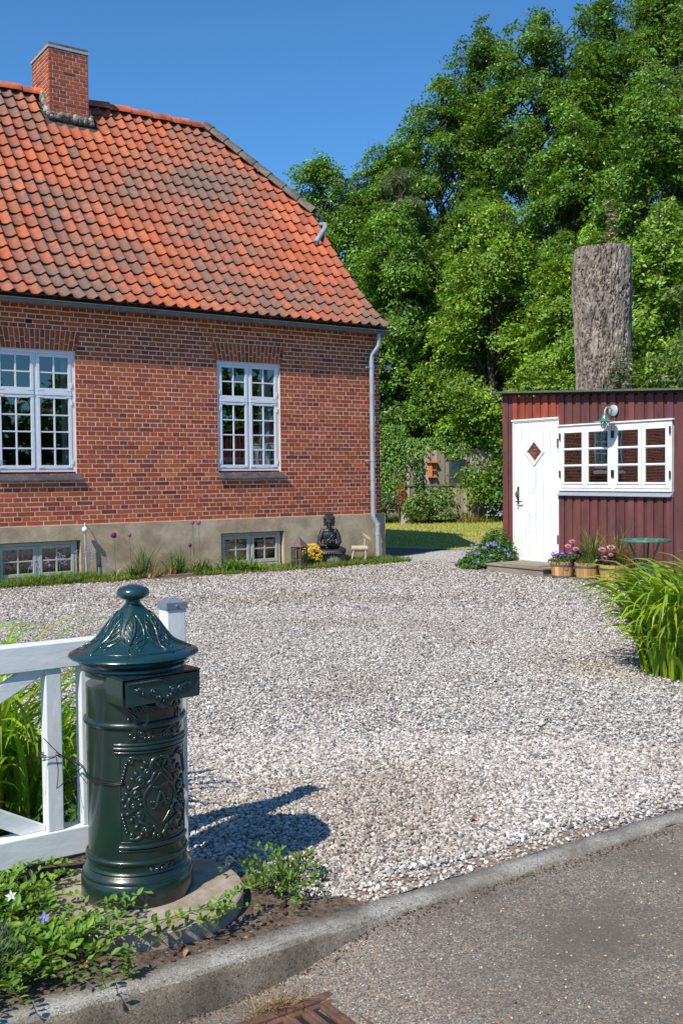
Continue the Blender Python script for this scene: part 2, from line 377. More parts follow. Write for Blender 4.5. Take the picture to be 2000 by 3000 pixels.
def stones(x0, x1, y0, y1, cell, smin, smax, tmpl, keep=1., z=G, region=None, dark=1., dmax=99, dmin=0):
    gx, gy = np.meshgrid(np.arange(x0, x1, cell), np.arange(y0, y1, cell)); p = np.c_[gx.ravel(), gy.ravel()]
    p += rng.uniform(-.5, .5, p.shape)*cell*1.3
    d = np.hypot(p[:, 0], p[:, 1]); k = wedge(p) & (d < dmax) & (d >= dmin) & (rng.random(len(p)) < keep)
    p = p[k]; p = p[region(p)] if region else p
    n = len(p); s = rng.uniform(smin, smax, n)*np.exp(rng.normal(0, .18, n))
    c = np.array([q[1] for q in GRAVC]); w = np.array([.17,.2,.12,.18,.11,.13,.08,.015]); w /= w.sum()
    col = c[rng.choice(len(c), n, p=w)]*rng.uniform(.60, 1.02, (n, 1))*dark*np.array([1,.98,.95])*np.clip(1.03-.014*np.hypot(p[:, 0], p[:, 1])[:, None], .8, 1)
    pn = np.array([mnoise.noise((x*.55, y*.8, 3.1))+.5*mnoise.noise((x*1.9, y*1.6, 7.7)) for x, y in p]) if n < 400000 else np.zeros(n)
    d_ = np.clip(pn*1.6, 0, 1)[:, None]; col = col*(1-d_*np.array([.20,.235,.28]))
    nrm = np.c_[rng.normal(0, .35, (n, 2)), np.ones(n)]
    X, Y, Z = frames(nrm)
    X *= (s*rng.uniform(.42, .62, n))[:, None]; Y *= (s*rng.uniform(.34, .5, n))[:, None]; Z *= (s*rng.uniform(.22, .36, n))[:, None]
    pos = np.c_[p, z+s*rng.uniform(-.12, .35, n)]
    mb = MB(); tv, tf = tmpl
    tv = tv*(1+rng.normal(0, .10, tv.shape)); scatter(mb, tv, tf, pos, X, Y, Z, col)
    return mb, n
def grav_region(p):
    d = np.minimum(np.abs(p[:, 1]-2.80), .1)/.1
    r = in_poly(p, GR) & ~in_poly(p, bedG) & ~bed_house(p) & ~((p[:, 0] > 10.9))
    edge = (p[:, 1] < 2.86+.03*np.sin(p[:, 0]*9)) & (rng.random(len(p)) > .25)
    lil = in_poly(p, [(6.05,4.35),(8.7,3.7),(8.7,5.8),(6.35,5.1)])
    return r & ~edge & ~lil
m_stone = mat('stone', (.93,.92,.92), .8, .18, 130, 0, tint=True, spec=.35)
st = MB(); 
for args in ((0, 8, 2.7, 6, .0122, .012, .020, (ICO, ICF), 1.0), (0, 8, 2.7, 6, .013, .010, .017, (ICO, ICF), .8)):
    b_, n_ = stones(*args, region=grav_region, dmax=5.6); st.v += b_.v; st.f += [f+st.n for f in b_.f]; st.c += b_.c; st.n += b_.n
b_, n_ = stones(.5, 11, 3, 14, .0170, .013, .023, (OCT, OCF), 1., region=grav_region, dmin=5.5, dmax=11); st.v += b_.v; st.f += [f+st.n for f in b_.f]; st.c += b_.c; st.n += b_.n
b_, n_ = stones(3, 13.5, 6, 15.5, .026, .019, .032, (OCT, OCF), 1., region=grav_region, dmin=10.8, dmax=19); st.v += b_.v; st.f += [f+st.n for f in b_.f]; st.c += b_.c; st.n += b_.n
tag(st.build('gravel', m_stone), 'pale mixed gravel stones covering the yard between the house and the kerb', 'gravel', kind='stuff')
# grit and chips in the soil beds and loose grit on the asphalt
ch = MB()
def soil_region(p): return in_poly(p, bedG) & (np.hypot(p[:, 0]-1.34, p[:, 1]-3.18) > .36)
b_, n_ = stones(-.6, 2.2, 2.72, 4.6, .022, .006, .022, (ICO, ICF), .6, region=soil_region, z=G-.002); 
b_.c = [np.clip(c*np.array([.19,.13,.10])*rng.uniform(.6, 1.6, (len(c)//20, 1)).repeat(20, 0), 0, 1) for c in b_.c]
nn = b_.n; ch = b_
b2, n_ = stones(.9, 3.7, 2.70, 3.0, .03, .006, .014, (ICO, ICF), .5, region=lambda p: (p[:, 1] < 2.93), z=G-.004); b2.c = [c*np.array([.5,.36,.26]) for c in b2.c]
ch.v += b2.v; ch.f += [f+ch.n for f in b2.f]; ch.c += b2.c; ch.n += b2.n
fl_ = MB(); n = 90; q = np.c_[rng.uniform(1.8, 9.5, n), rng.uniform(2.9, 11, n)]; q = q[wedge(q) & grav_region(q)]; n = len(q)
X, Y, Z = frames(np.c_[rng.normal(0, .4, (n, 2)), np.ones(n)], size=rng.uniform(.02, .05, n)); scatter(fl_, *LEAF2, np.c_[q, np.full(n, G+.018)], X, Y, Z*2.5, np.array([.26,.11,.05])*rng.uniform(.5, 1.4, (n, 1)))
tag(fl_.build('fallen_leaves', mat('dry_leaf', (1,1,1), .8, .2, 60, 0, tint=True)), 'small brown dry leaves scattered over the gravel', 'leaves', kind='stuff')
# curled dry leaf bits
n = 420; q = np.c_[rng.uniform(-.3, 1.9, n), rng.uniform(2.75, 4.2, n)]; q = q[soil_region(q)]; n = len(q)
X, Y, Z = frames(np.c_[rng.normal(0, .5, (n, 2)), np.ones(n)], size=rng.uniform(.012, .04, n))
scatter(ch, *LEAF2, np.c_[q, np.full(n, G+.008)], X, Y, Z*2, np.array([.30,.15,.075])*rng.uniform(.4, 1.5, (n, 1)))
tag(ch.build('soil_chips', mat('bark_chip', (1,1,1), .9, .2, 80, 0, tint=True)), 'brown soil crumbs and dry leaf bits scattered over the bed at the mailbox', 'soil', kind='stuff')
b3, n_ = stones(.9, 3.6, 1.4, 2.66, .028, .0035, .009, (ICO, ICF), .35, z=0.0, region=lambda p: (p[:, 1] < 2.6) & ~((p[:, 0] > 1.26) & (p[:, 0] < 1.84) & (p[:, 1] < 2.5)))
for v in b3.v: v[:, 2] += road_z(v[:, 0], v[:, 1])+.001
b3.c = [c*np.array([.8,.7,.58]) for c in b3.c]
n = 900; x = rng.uniform(.3, 4.2, n); y = 2.625-np.abs(rng.normal(0, .022, n))*(1+.8*np.sin(x*5)**2); z = road_z(x, y)+.003
X, Y, Z = frames(np.c_[rng.normal(0, .4, (n, 2)), np.ones(n)], size=rng.uniform(.003, .009, n)); scatter(b3, ICO, ICF, np.c_[x, y, z], X*.6, Y*.5, Z*.35, np.array([.11,.075,.05])*rng.uniform(.4, 1.8, (n, 1)))
tag(b3.build('road_grit', m_stone), 'small pale grit lying loose on the dark asphalt', 'grit', kind='stuff')

# ================================================================== THE BRICK HOUSE
HX, HY = 10.42, 14.0
house = empty('brick_house', (5, 17.5, 0), 'red brick house with orange pantile roof, brick chimney and white windows', 'house')
m_brick = mat('red_brick', (1,1,1), .85, .22, 26, .5, 120, tint=True, bdist=.003, spec=.25)
m_mortar = mat('mortar', (.74,.61,.50), .95, .12, 12, .4, 150, col2=(.64,.49,.37), vs2=3)
m_plinth = mat('grey_render', (.39,.295,.19), .95, .28, 3.2, .6, 45, col2=(.47,.38,.265), vs2=1.6, bdist=.006)
BR = np.array([(.47,.105,.036),(.40,.082,.030),(.30,.060,.028),(.43,.094,.032),(.55,.150,.042),(.21,.050,.034),(.36,.072,.028)])
BW = np.array([.28,.26,.15,.21,.015,.025,.06])
def brick_row_pieces(a, b, k):
    """joint positions of course k between a and b in a cross bond"""
    if k % 2 == 0: o = .12 if (k//2) % 2 else 0.; w = .24
    else: o = .06; w = .12
    j = np.arange(math.floor((a-o)/w)*w+o, b+w, w); j = j[(j > a+.03) & (j < b-.03)]
    return np.concatenate([[a], j, [b]])
def brick_field(mb, a, b, z0, z1, holes, place, proud=.0, k0=0, course=.0667):
    """place(u0,u1,z0,z1,out) -> 8 points; holes (a0,a1,z0,z1)"""
    k = k0; z = z0; Vs = []; Cs = []
    while z < z1-.01:
        zc = z+course/2; iv = [(a, b)]
        for (h0, h1, hz0, hz1) in holes:
            if hz0 < zc < hz1:
                nv = []
                for (p, q) in iv:
                    if h0 > p and h1 < q: nv += [(p, h0), (h1, q)]
                    elif h0 <= p < h1 < q: nv.append((h1, q))
                    elif p < h0 < q <= h1: nv.append((p, h0))
                    elif h0 <= p and q <= h1: pass
                    else: nv.append((p, q))
                iv = nv
        for (p, q) in iv:
            js = brick_row_pieces(p, q, k)
            for u0, u1 in zip(js[:-1], js[1:]):
                g = .0068
                Vs.append((u0+(g if u0 > a+.001 else 0)+rng.normal(0, .0012), u1-(g if u1 < b-.001 else 0)+rng.normal(0, .0012), z+g+rng.normal(0, .001), z+course-g+rng.normal(0, .001), -abs(rng.normal(0, .0008))))
                c = BR[rng.choice(7, p=BW)]*rng.uniform(.72, 1.05); Cs.append(c)
        z += course; k += 1
    for v, c in zip(Vs, Cs): place(mb, v, c)
    return k
def put_front(off):
    def f(mb, v, c):
        u0, u1, z0, z1, o = v; y = HY-off+o; e = .0012
        P = np.array([(u0+e,y,z0+e),(u1-e,y,z0+e),(u1-e,y,z1-e),(u0+e,y,z1-e),(u0,y+e,z0),(u1,y+e,z0),(u1,y+e,z1),(u0,y+e,z1),(u0,y+.05+off,z0),(u1,y+.05+off,z0),(u1,y+.05+off,z1),(u0,y+.05+off,z1)])
        mb.add(P, np.array([(0,1,2,3),(4,5,1,0),(5,6,2,1),(6,7,3,2),(7,4,0,3),(8,9,5,4),(9,10,6,5),(10,11,7,6),(11,8,4,7)]), c)
    return f
WIN = [(3.93,5.05),(7.31,8.43)]; WZ0, WZ1 = 1.475, 3.175
BWN = [(3.9,5.08),(7.32,8.46)]; BZ0, BZ1 = -.03, .505
PZ = .72
ZT = PZ+47*.0667
holes = [(a, b, WZ0-.03, WZ1+.01) for a, b in WIN]+[(a-.035, b+.035, WZ1-.001, PZ+.008+41*.0667) for a, b in WIN]
holes += [(4.36,4.46,PZ+.008+42*.0667,PZ+.008+43*.0667)]
bm_ = MB()
k = brick_field(bm_, 0, HX, PZ+.008, PZ+43*.0667, holes, put_front(0))
for i, off in enumerate((.022, .030, .055, .08, .105)):
    brick_field(bm_, 0, HX+off, PZ+(43+i)*.0667+.004, PZ+(44+i)*.0667-.02, [], put_front(off), k0=43+i)
for a, b in WIN:                          # flat arches over the windows
    n = 18; w = (b-a+.07)/n; cx = (a+b)/2
    for i in range(n):
        u0, u1 = a-.035+i*w, a-.035+(i+1)*w
        za, zb = WZ1+.008, PZ+.008+41*.0667-.004; zm = WZ1+(.098 if i % 2 else .165)
        for s0, s1 in ((za, zm-.005), (zm+.005, zb)):
            v = (u0+.005, u1-.005, s0, s1, -abs(rng.normal(0, .0008))); q = MB(); put_front(.0)(q, v, BR[rng.choice(7, p=BW)]*rng.uniform(.7, 1.0))
            P = q.v[0]; P[:, 0] = cx+(P[:, 0]-cx)*(1+.10*(P[:, 2]-WZ1)/.26); bm_.add(P, q.f[0], q.c[0])
wall = bm_.build('wall', m_brick, house)
# mortar core with openings
def core(mb, xs, zs, open_, y0, y1):
    for i in range(len(xs)-1):
        for j in range(len(zs)-1):
            xc, zc = (xs[i]+xs[i+1])/2, (zs[j]+zs[j+1])/2
            if any(h[0] < xc < h[1] and h[2] < zc < h[3] for h in open_): continue
            mb.box(xs[i], xs[i+1], y0, y1, zs[j], zs[j+1])
mc = MB(); ops = [(a, b, WZ0-.03, WZ1) for a, b in WIN]
X_ = sorted({0, HX-.002, *[q for w in WIN for q in w]}); Z_ = [PZ+.004, WZ0-.03, WZ1, ZT-.27, ZT+.0]
core(mc, X_, Z_, ops, HY+.0028, HY+.34)
for i, off in enumerate((.022, .030, .055, .08, .105)):
    z = PZ+(43+i)*.0667; mc.box(0, HX+off-.002, HY-off+.0028, HY+.001, z+.0015*i, z+.0667+.0015*i)
mc.build('mortar', m_mortar, wall)
MB().box(4.362, 4.458, HY+.0004, HY+.001, PZ+.010+42*.0667, PZ+.004+43*.0667).build('vent_shade_plate', mat('vent_shade_black', (.01,.009,.008), .9), wall)  # thin black plate on the mortar, painting the shade inside the vent hole
# side and rear walls
def brick_shader(name):
    M = bpy.data.materials.new(name); M.use_nodes = True; N = M.node_tree.nodes; L = M.node_tree.links; b = N['Principled BSDF']
    tc = N.new('ShaderNodeTexCoord'); sp = N.new('ShaderNodeSeparateXYZ'); cb = N.new('ShaderNodeCombineXYZ'); ad = N.new('ShaderNodeMath'); ad.operation = 'ADD'
    L.new(tc.outputs['Object'], sp.inputs[0]); L.new(sp.outputs[0], ad.inputs[0]); L.new(sp.outputs[1], ad.inputs[1]); L.new(ad.outputs[0], cb.inputs[0]); L.new(sp.outputs[2], cb.inputs[1])
    t = N.new('ShaderNodeTexBrick'); L.new(cb.outputs[0], t.inputs[0])
    t.inputs['Color1'].default_value = (.36,.09,.045,1); t.inputs['Color2'].default_value = (.22,.055,.035,1); t.inputs['Mortar'].default_value = (.55,.47,.4,1)
    t.inputs['Scale'].default_value = 1; t.inputs['Brick Width'].default_value = .24; t.inputs['Row Height'].default_value = .0667; t.inputs['Mortar Size'].default_value = .006
    L.new(t.outputs[0], b.inputs[0]); b.inputs['Roughness'].default_value = .9
    bp = N.new('ShaderNodeBump'); bp.inputs['Strength'].default_value = .6; bp.inputs['Distance'].default_value = .006; bp.invert = True; L.new(t.outputs['Fac'], bp.inputs['Height']); L.new(bp.outputs[0], b.inputs['Normal'])
    return M
m_bsh = brick_shader('red_brickwork')
D = 7.5; RY = HY+D/2                       # depth of the house, ridge line
# roof section (front half): y, z
EY, EZ = 13.80, 3.885
prof = [(EY, EZ), (14.08, 4.085), (14.40, 4.36), (14.75, 4.70), (15.16, 5.135), (15.57, 5.59), (15.95, 6.02), (RY, 6.02+(RY-15.95)*1.13)]
RZ = prof[-1][1]
def roof_z(y):
    yy = y if y <= RY else 2*RY-y
    return float(np.interp(yy, [p[0] for p in prof], [p[1] for p in prof]))
HIPZ = 6.28                               # underside of the half hip
yh = float(np.interp(HIPZ, [p[1] for p in prof], [p[0] for p in prof]))
sw = MB()
gp = [(HY+.03, PZ), (HY+.03, ZT-.02)]+[(y, z-.16) for y, z in prof if y > HY+.3 and z < HIPZ]+[(yh, HIPZ-.16), (2*RY-yh, HIPZ-.16)]
gp += [(2*RY-y, z-.16) for y, z in prof[::-1] if y > HY+.3 and z < HIPZ]+[(HY+D, ZT-.02), (HY+D, PZ)]
n = len(gp)
v = [(HX, y, z) for y, z in gp]+[(HX-.3, y, z) for y, z in gp]
sw.add(v, [tuple(range(n)), tuple(range(2*n-1, n-1, -1))]+[(i, n+i, n+(i+1) % n, (i+1) % n) for i in range(n)])
sw.box(-.05, HX-.31, HY+D-.3, HY+D, PZ, ZT); sw.box(-.06, .24, HY+.35, HY+D-.31, PZ, 5.2)
sw.build('side_wall', m_bsh, house)
# plinth, with openings for the cellar windows
pl = MB(); core(pl, sorted({-.03, HX+.085, *[q for w in BWN for q in w]}), [-.3, BZ0, BZ1, PZ], [(a, b, BZ0, BZ1) for a, b in BWN], HY-.028, HY+.34)
pl.box(HX-.35, HX+.085, HY+.341, HY+D+.03, -.3, PZ); pl.box(-.03, HX-.36, HY+D-.3, HY+D+.03, -.3, PZ)
plo = pl.build('plinth', m_plinth, house)
lm = MB(); lm.box(-.02, HX+.08, HY-.026, HY+.006, PZ+.0005, PZ+.009); lm.build('mortar_ledge', m_mortar, plo)
# dark rooms behind the glass
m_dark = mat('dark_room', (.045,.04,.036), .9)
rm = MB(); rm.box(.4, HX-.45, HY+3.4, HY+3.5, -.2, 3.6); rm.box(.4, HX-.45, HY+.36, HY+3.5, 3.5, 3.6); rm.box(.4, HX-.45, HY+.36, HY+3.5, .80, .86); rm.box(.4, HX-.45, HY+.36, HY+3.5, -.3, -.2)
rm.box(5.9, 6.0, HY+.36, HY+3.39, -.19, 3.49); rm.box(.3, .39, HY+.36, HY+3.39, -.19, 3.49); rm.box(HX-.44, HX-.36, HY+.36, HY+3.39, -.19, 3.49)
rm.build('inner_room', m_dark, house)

# ------------------------------------------------------------------ windows of the house
m_wpaint = mat('blue_white_paint', (.66,.69,.745), .45, .06, 14, .3, 60, bdist=.002)
m_gpaint = mat('grey_green_paint', (.45,.47,.41), .5, .08, 14, .3, 60, bdist=.002)
m_pane = glass('window_glass', .17)
m_slate = mat('dark_slate', (.055,.058,.068), .5, .3, 9, .4, 30, col2=(.10,.10,.105), vs2=5)
def frame_rect(mb, x0, x1, z0, z1, w, y0, y1, wb=None):
    wb = wb or w
    mb.box(x0, x0+w, y0, y1, z0, z1); mb.box(x1-w, x1, y0, y1, z0, z1)
    mb.box(x0+w, x1-w, y0+.0008, y1, z1-w, z1); mb.box(x0+w, x1-w, y0+.0008, y1, z0, z0+wb)
def house_window(x0, x1, z0, z1, trans, lo, hi, y, paint, gapc=.0, nc=2):
    w = empty('window', ((x0+x1)/2, y, z0), None, None); w.parent = house; w.location = Vector(((x0+x1)/2, y, z0))-world_loc(house)
    f = MB(); frame_rect(f, x0, x1, z0, z1, .045, y, y+.09)
    xm = (x0+x1)/2
    f.box(xm-.02, xm+.02, y+.004, y+.09, z0+.045, z1-.045)
    if trans: f.box(x0+.045, xm-.02, y-.012, y+.09, trans-.024, trans+.024); f.box(xm+.02, x1-.045, y-.012, y+.09, trans-.024, trans+.024)
    f.build('frame', paint, w, bevel=.004)
    zr = [(z0+.045, trans-.024, lo), (trans+.024, z1-.045, hi)] if trans else [(z0+.045, z1-.045, lo)]
    for (a, b) in ((x0+.045, xm-.02), (xm+.02, x1-.045)):
        for (c, d, rows) in zr:
            s = MB(); yy = y-.006; t = .042; frame_rect(s, a+.002, b-.002, c+.002, d-.002, t, yy, yy+.04, .05)
            ia, ib, ic, id_ = a+.002+t, b-.002-t, c+.052, d-.002-t
            s.box((ia+ib)/2-.011, (ia+ib)/2+.011, yy+.007, yy+.035, ic, id_)
            for k in range(1, rows):
                zz = ic+(id_-ic)*k/rows
                s.box(ia, (ia+ib)/2-.011, yy+.008, yy+.034, zz-.010, zz+.010); s.box((ia+ib)/2+.011, ib, yy+.008, yy+.034, zz-.010, zz+.010)
            # corner irons and hinges
            if trans:
                for hz in (c+.10, d-.10):
                    hx = a+.002 if a < xm-.1 else b-.002; s.box(hx-.012, hx+.012, yy-.008, yy-.0005, hz-.035, hz+.035)
                for hz in (c+.012, d-.03): s.box(a+.01, a+.09, yy-.004, yy-.0005, hz, hz+.02); s.box(b-.09, b-.01, yy-.004, yy-.0005, hz, hz+.02)
            s.build('sash', paint, w, bevel=.003)
            g = MB(); g.add([(ia, yy+.022, ic), (ib, yy+.022, ic), (ib, yy+.022, id_), (ia, yy+.022, id_)], [(0,1,2,3)]); g.build('pane', m_pane, w)
    return w
for a, b in WIN:
    w = house_window(a, b, WZ0, WZ1, 2.575, 4, 2, HY+.028, m_wpaint)
    s = MB(); v = [(a-.045,HY-.052,WZ0-.108),(b+.095,HY-.052,WZ0-.108),(b+.03,HY+.0,WZ0-.035),(a+.03,HY+.0,WZ0-.035),(a+.02,HY+.12,WZ0-.012),(b-.02,HY+.12,WZ0-.012)]
    v += [(p[0], p[1], p[2]-.022) for p in v]
    s.add(v, [(0,1,2,3),(3,2,5,4),(6,9,8,7),(9,10,11,8),(0,6,7,1),(1,7,8,2),(2,8,11,5),(4,10,9,3),(3,9,6,0),(4,5,11,10)])
    s.build('sill', m_slate, w, bevel=.004)
for a, b in BWN: house_window(a+.012, b-.03, BZ0+.0, BZ1-.012, 0, 2, 0, HY+.045, m_gpaint)
# curtains and pot
m_curt = mat('white_curtain', (.75,.75,.74), .9, .05, 10)
def curtain(x0, x1, z0, z1, y, label):
    n = 22; mb = MB(); V = []
    for j in (0, 1):
        for i in range(n+1):
            u = i/n; V.append((x0+(x1-x0)*u, y+.02*sin(u*n*1.3)+.01*sin(u*7), z0 if j == 0 else z1))
    V = np.array(V); V2 = V+np.array([0, .004, 0]); V = np.vstack([V, V2]); m_ = 2*(n+1)
    F = [(i, i+1, n+2+i, n+1+i) for i in range(n)]+[(m_+n+1+i, m_+n+2+i, m_+i+1, m_+i) for i in range(n)]
    return tag(mb.add(V, F).build('curtain', m_curt, smooth=True), label, 'curtain')
curtain(8.18, 8.40, 1.50, 3.15, HY+.24, 'white curtain at the right side of the window nearest the house corner')
curtain(7.33, 7.40, 1.50, 3.15, HY+.24, 'narrow white curtain at the left side of the window nearest the house corner')
curtain(4.93, 5.04, 1.50, 3.15, HY+.24, 'white curtain at the right side of the big window by the picture edge')
pt = MB(); pt.lathe([(.05,0),(.055,.01),(.075,.13),(.08,.135),(.078,.15),(.07,.15),(.065,.13),(.0,.12)], 20, (4.05, HY+.22, WZ0+.02)); tag(pt.build('plant_pot', mat('pot_white', (.6,.66,.64), .4), smooth=40), 'pale flower pot standing inside the left house window', 'pot')
tb = MB(); tb.box(7.36, 8.34, HY+.6, HY+1.3, 1.62, 1.66); tb.box(7.42,7.47,HY+.62,HY+.67,.87,1.62); tb.box(8.2,8.25,HY+.62,HY+.67,.87,1.62); tb.box(7.5,8.2,HY+.64,HY+1.2,1.661,1.70)
tag(tb.build('table', mat('white_wood', (.6,.6,.58), .5)), 'white table seen inside through the window nearest the house corner', 'table')

# ------------------------------------------------------------------ roof of pantiles
m_tile = mat('clay_pantile', (1,1,1), .72, .16, 14, .35, 90, tint=True, spec=.35, bdist=.003)
def add_lichen(M):
    N = M.node_tree.nodes; L = M.node_tree.links; b = N['Principled BSDF']; src = b.inputs['Base Color'].links[0].from_socket
    tc = N.new('ShaderNodeTexCoord'); n1 = N.new('ShaderNodeTexNoise'); n1.inputs['Scale'].default_value = .42; n1.inputs['Detail'].default_value = 3
    n2 = N.new('ShaderNodeTexNoise'); n2.inputs['Scale'].default_value = 8; n2.inputs['Detail'].default_value = 7; n2.inputs['Roughness'].default_value = .75
    L.new(tc.outputs['Object'], n1.inputs[0]); L.new(tc.outputs['Object'], n2.inputs[0])
    a0 = N.new('ShaderNodeMath'); a0.operation = 'MULTIPLY_ADD'; a0.inputs[1].default_value = .9; L.new(n1.outputs[0], a0.inputs[0]); L.new(n2.outputs[0], a0.inputs[2])
    n5 = N.new('ShaderNodeTexNoise'); n5.inputs['Scale'].default_value = 55; n5.inputs['Detail'].default_value = 3; L.new(tc.outputs['Object'], n5.inputs[0])
    a1 = N.new('ShaderNodeMath'); a1.operation = 'SUBTRACT'; a1.inputs[1].default_value = .5; L.new(n5.outputs[0], a1.inputs[0])
    a = N.new('ShaderNodeMath'); a.operation = 'MULTIPLY_ADD'; a.inputs[1].default_value = .55; L.new(a1.outputs[0], a.inputs[0]); L.new(a0.outputs[0], a.inputs[2])
    at = N.new('ShaderNodeAttribute'); at.attribute_name = 'moss'
    a2 = N.new('ShaderNodeMath'); a2.operation = 'MULTIPLY_ADD'; a2.inputs[1].default_value = .16; L.new(at.outputs['Fac'], a2.inputs[0]); L.new(a.outputs[0], a2.inputs[2])
    r = N.new('ShaderNodeMapRange'); r.inputs[1].default_value = .915; r.inputs[2].default_value = 1.03; r.inputs[4].default_value = .9; L.new(a2.outputs[0], r.inputs[0])
    n3 = N.new('ShaderNodeTexNoise'); n3.inputs['Scale'].default_value = 40; L.new(tc.outputs['Object'], n3.inputs[0])
    cr = N.new('ShaderNodeMix'); cr.data_type = 'RGBA'; L.new(n3.outputs[0], cr.inputs[0]); cr.inputs[6].default_value = (.085,.06,.045,1); cr.inputs[7].default_value = (.20,.155,.125,1)
    mx = N.new('ShaderNodeMix'); mx.data_type = 'RGBA'; L.new(r.outputs[0], mx.inputs[0]); L.new(src, mx.inputs[6]); L.new(cr.outputs[2], mx.inputs[7]); L.new(mx.outputs[2], b.inputs['Base Color'])
add_lichen(m_tile)
# arc-length description of the front slope
ps = np.array(prof); seg = np.hypot(*np.diff(ps, axis=0).T); sl_ = np.concatenate([[0], np.cumsum(seg)]); SL = sl_[-1]
def slope_pt(s):
    if s > SL: d = (ps[-1]-ps[-2])/seg[-1]; return ps[-1]+d*(s-SL)
    return np.array([np.interp(s, sl_, ps[:, 0]) if s >= 0 else ps[0, 0]+s*(ps[1,0]-ps[0,0])/seg[0], np.interp(s, sl_, ps[:, 1]) if s >= 0 else ps[0, 1]+s*(ps[1,1]-ps[0,1])/seg[0]])
uu = np.array([0,.12,.26,.40,.54,.66,.76,.85,.93,1.0,1.07]); hh = np.array([.030,.010,.0,-.002,.002,.014,.032,.047,.052,.044,.026])
tile = []; moss = []
mt = MB(); CW = .197; gauge = .305; nrow = int(SL/gauge)+1
def one_tile(mb, x0, s0, s1, flip=False, tilt=.0, col=(1,1,1)):
    L_ = []
    for s, dz in ((s0-.022, .040), ((s0+s1)/2, .022), (s1+.02, .004)):
        y, z = slope_pt(s); y2, z2 = slope_pt(s+.05); t = np.array([y2-y, z2-z]); t /= np.linalg.norm(t); nr = np.array([-t[1], t[0]])
        for u, h in zip(uu, hh):
            q = np.array([y, z])+nr*(h+dz); L_.append((x0+u*CW+tilt*(s-s0), q[0], q[1]))
    for u, h in zip(uu, hh):              # underside of the lower lip
        s, dz = s0-.020, .040-.013; y, z = slope_pt(s); y2, z2 = slope_pt(s+.05); t = np.array([y2-y, z2-z]); t /= np.linalg.norm(t); nr = np.array([-t[1], t[0]])
        q = np.array([y, z])+nr*(h+dz); L_.append((x0+u*CW, q[0], q[1]))
    V = np.array(L_); m_ = len(uu)
    if flip: V[:, 1] = 2*RY-V[:, 1]
    F = [(r*m_+i, r*m_+i+1, (r+1)*m_+i+1, (r+1)*m_+i) for r in (0, 1) for i in range(m_-1)]+[(3*m_+i, 3*m_+i+1, i+1, i) for i in range(m_-1)]
    mb.add(V, np.array(F), col); return len(F)
TILEC = np.array([(.50,.125,.050),(.45,.110,.046),(.52,.145,.065),(.39,.105,.052),(.47,.12,.048),(.33,.105,.06)]); TW = [.26,.24,.16,.14,.14,.06]
XE = HX+.05; hip_x0 = 9.02                # the ridge ends here, the half hip drops to the verge
def hip_limit(s):
    y, z = slope_pt(s)
    if z < HIPZ: return XE
    t = (z-HIPZ)/(RZ-HIPZ); return XE+(hip_x0-XE)*t
CHX0, CHX1, CHY0, CHY1, CHZ = 5.90, 6.60, 17.34, 18.25, 8.80
mossv = []
for r in range(nrow):
    s0 = r*gauge; s1 = min(s0+gauge, SL-.02)
    if s1-s0 < .08: continue
    lim = hip_limit((s0+s1)/2); x = XE-.012-CW
    jit = rng.normal(0, .002)
    while x > -.2:
        if x+CW*.6 < lim+.0:
            yc, zc = slope_pt((s0+s1)/2)
            if not (CHX0-.14 < x+CW/2 < CHX1+.14 and yc > CHY0-.12):
                c = TILEC[rng.choice(6, p=TW)]*rng.uniform(.74, .98)
                k = one_tile(mt, x+jit+rng.normal(0, .003), s0+rng.normal(0, .005), s1, tilt=rng.normal(0, .01), col=c); mossv += [rng.uniform(-.25, .3)]*k
        x -= CW
for r in range(nrow):                     # rear slope, coarser to the eye only because nobody sees it
    s0 = r*gauge; s1 = min(s0+gauge, SL-.02)
    if s1-s0 < .08: continue
    lim = hip_limit((s0+s1)/2); x = XE-.012-CW
    while x > -.2:
        if x+CW*.6 < lim:
            k = one_tile(mt, x, s0, s1, flip=True, col=TILEC[rng.choice(6, p=TW)]); mossv += [0.]*k
        x -= CW
# half hip slope: flat run of tiles between the two hips
def hip_tile(y0, z0, z1):
    V = []
    for z, dz in ((z0-.02, .04), ((z0+z1)/2, .022), (z1+.02, .004), (z0-.018, .027)):
        t = (z-HIPZ)/(RZ-HIPZ); x = XE+.12+(hip_x0-XE-.12)*t
        for u, h in zip(uu, hh): V.append((x+(h+dz)*.8, y0+u*CW, z+(h+dz)*.6))
    m_ = len(uu); F = [(r*m_+i, (r+1)*m_+i, (r+1)*m_+i+1, r*m_+i+1) for r in (0, 1) for i in range(m_-1)]+[(3*m_+i, i, i+1, 3*m_+i+1) for i in range(m_-1)]
    mt.add(np.array(V), np.array(F), TILEC[rng.choice(6, p=TW)]); return len(F)
nz = 6
for r in range(nz):
    z0, z1 = HIPZ+(RZ-HIPZ)*r/nz, HIPZ+(RZ-HIPZ)*(r+1)/nz; half = (RY-yh)*(1-(r+.35)/nz); y = RY-half
    while y+CW*.7 < RY+half: mossv += [.1]*hip_tile(y, z0, z1); y += CW
roof = mt.build('roof', m_tile, house, smooth=35)
at = roof.data.attributes.new('moss', 'FLOAT', 'FACE'); at.data.foreach_set('value', np.array(mossv, np.float32))
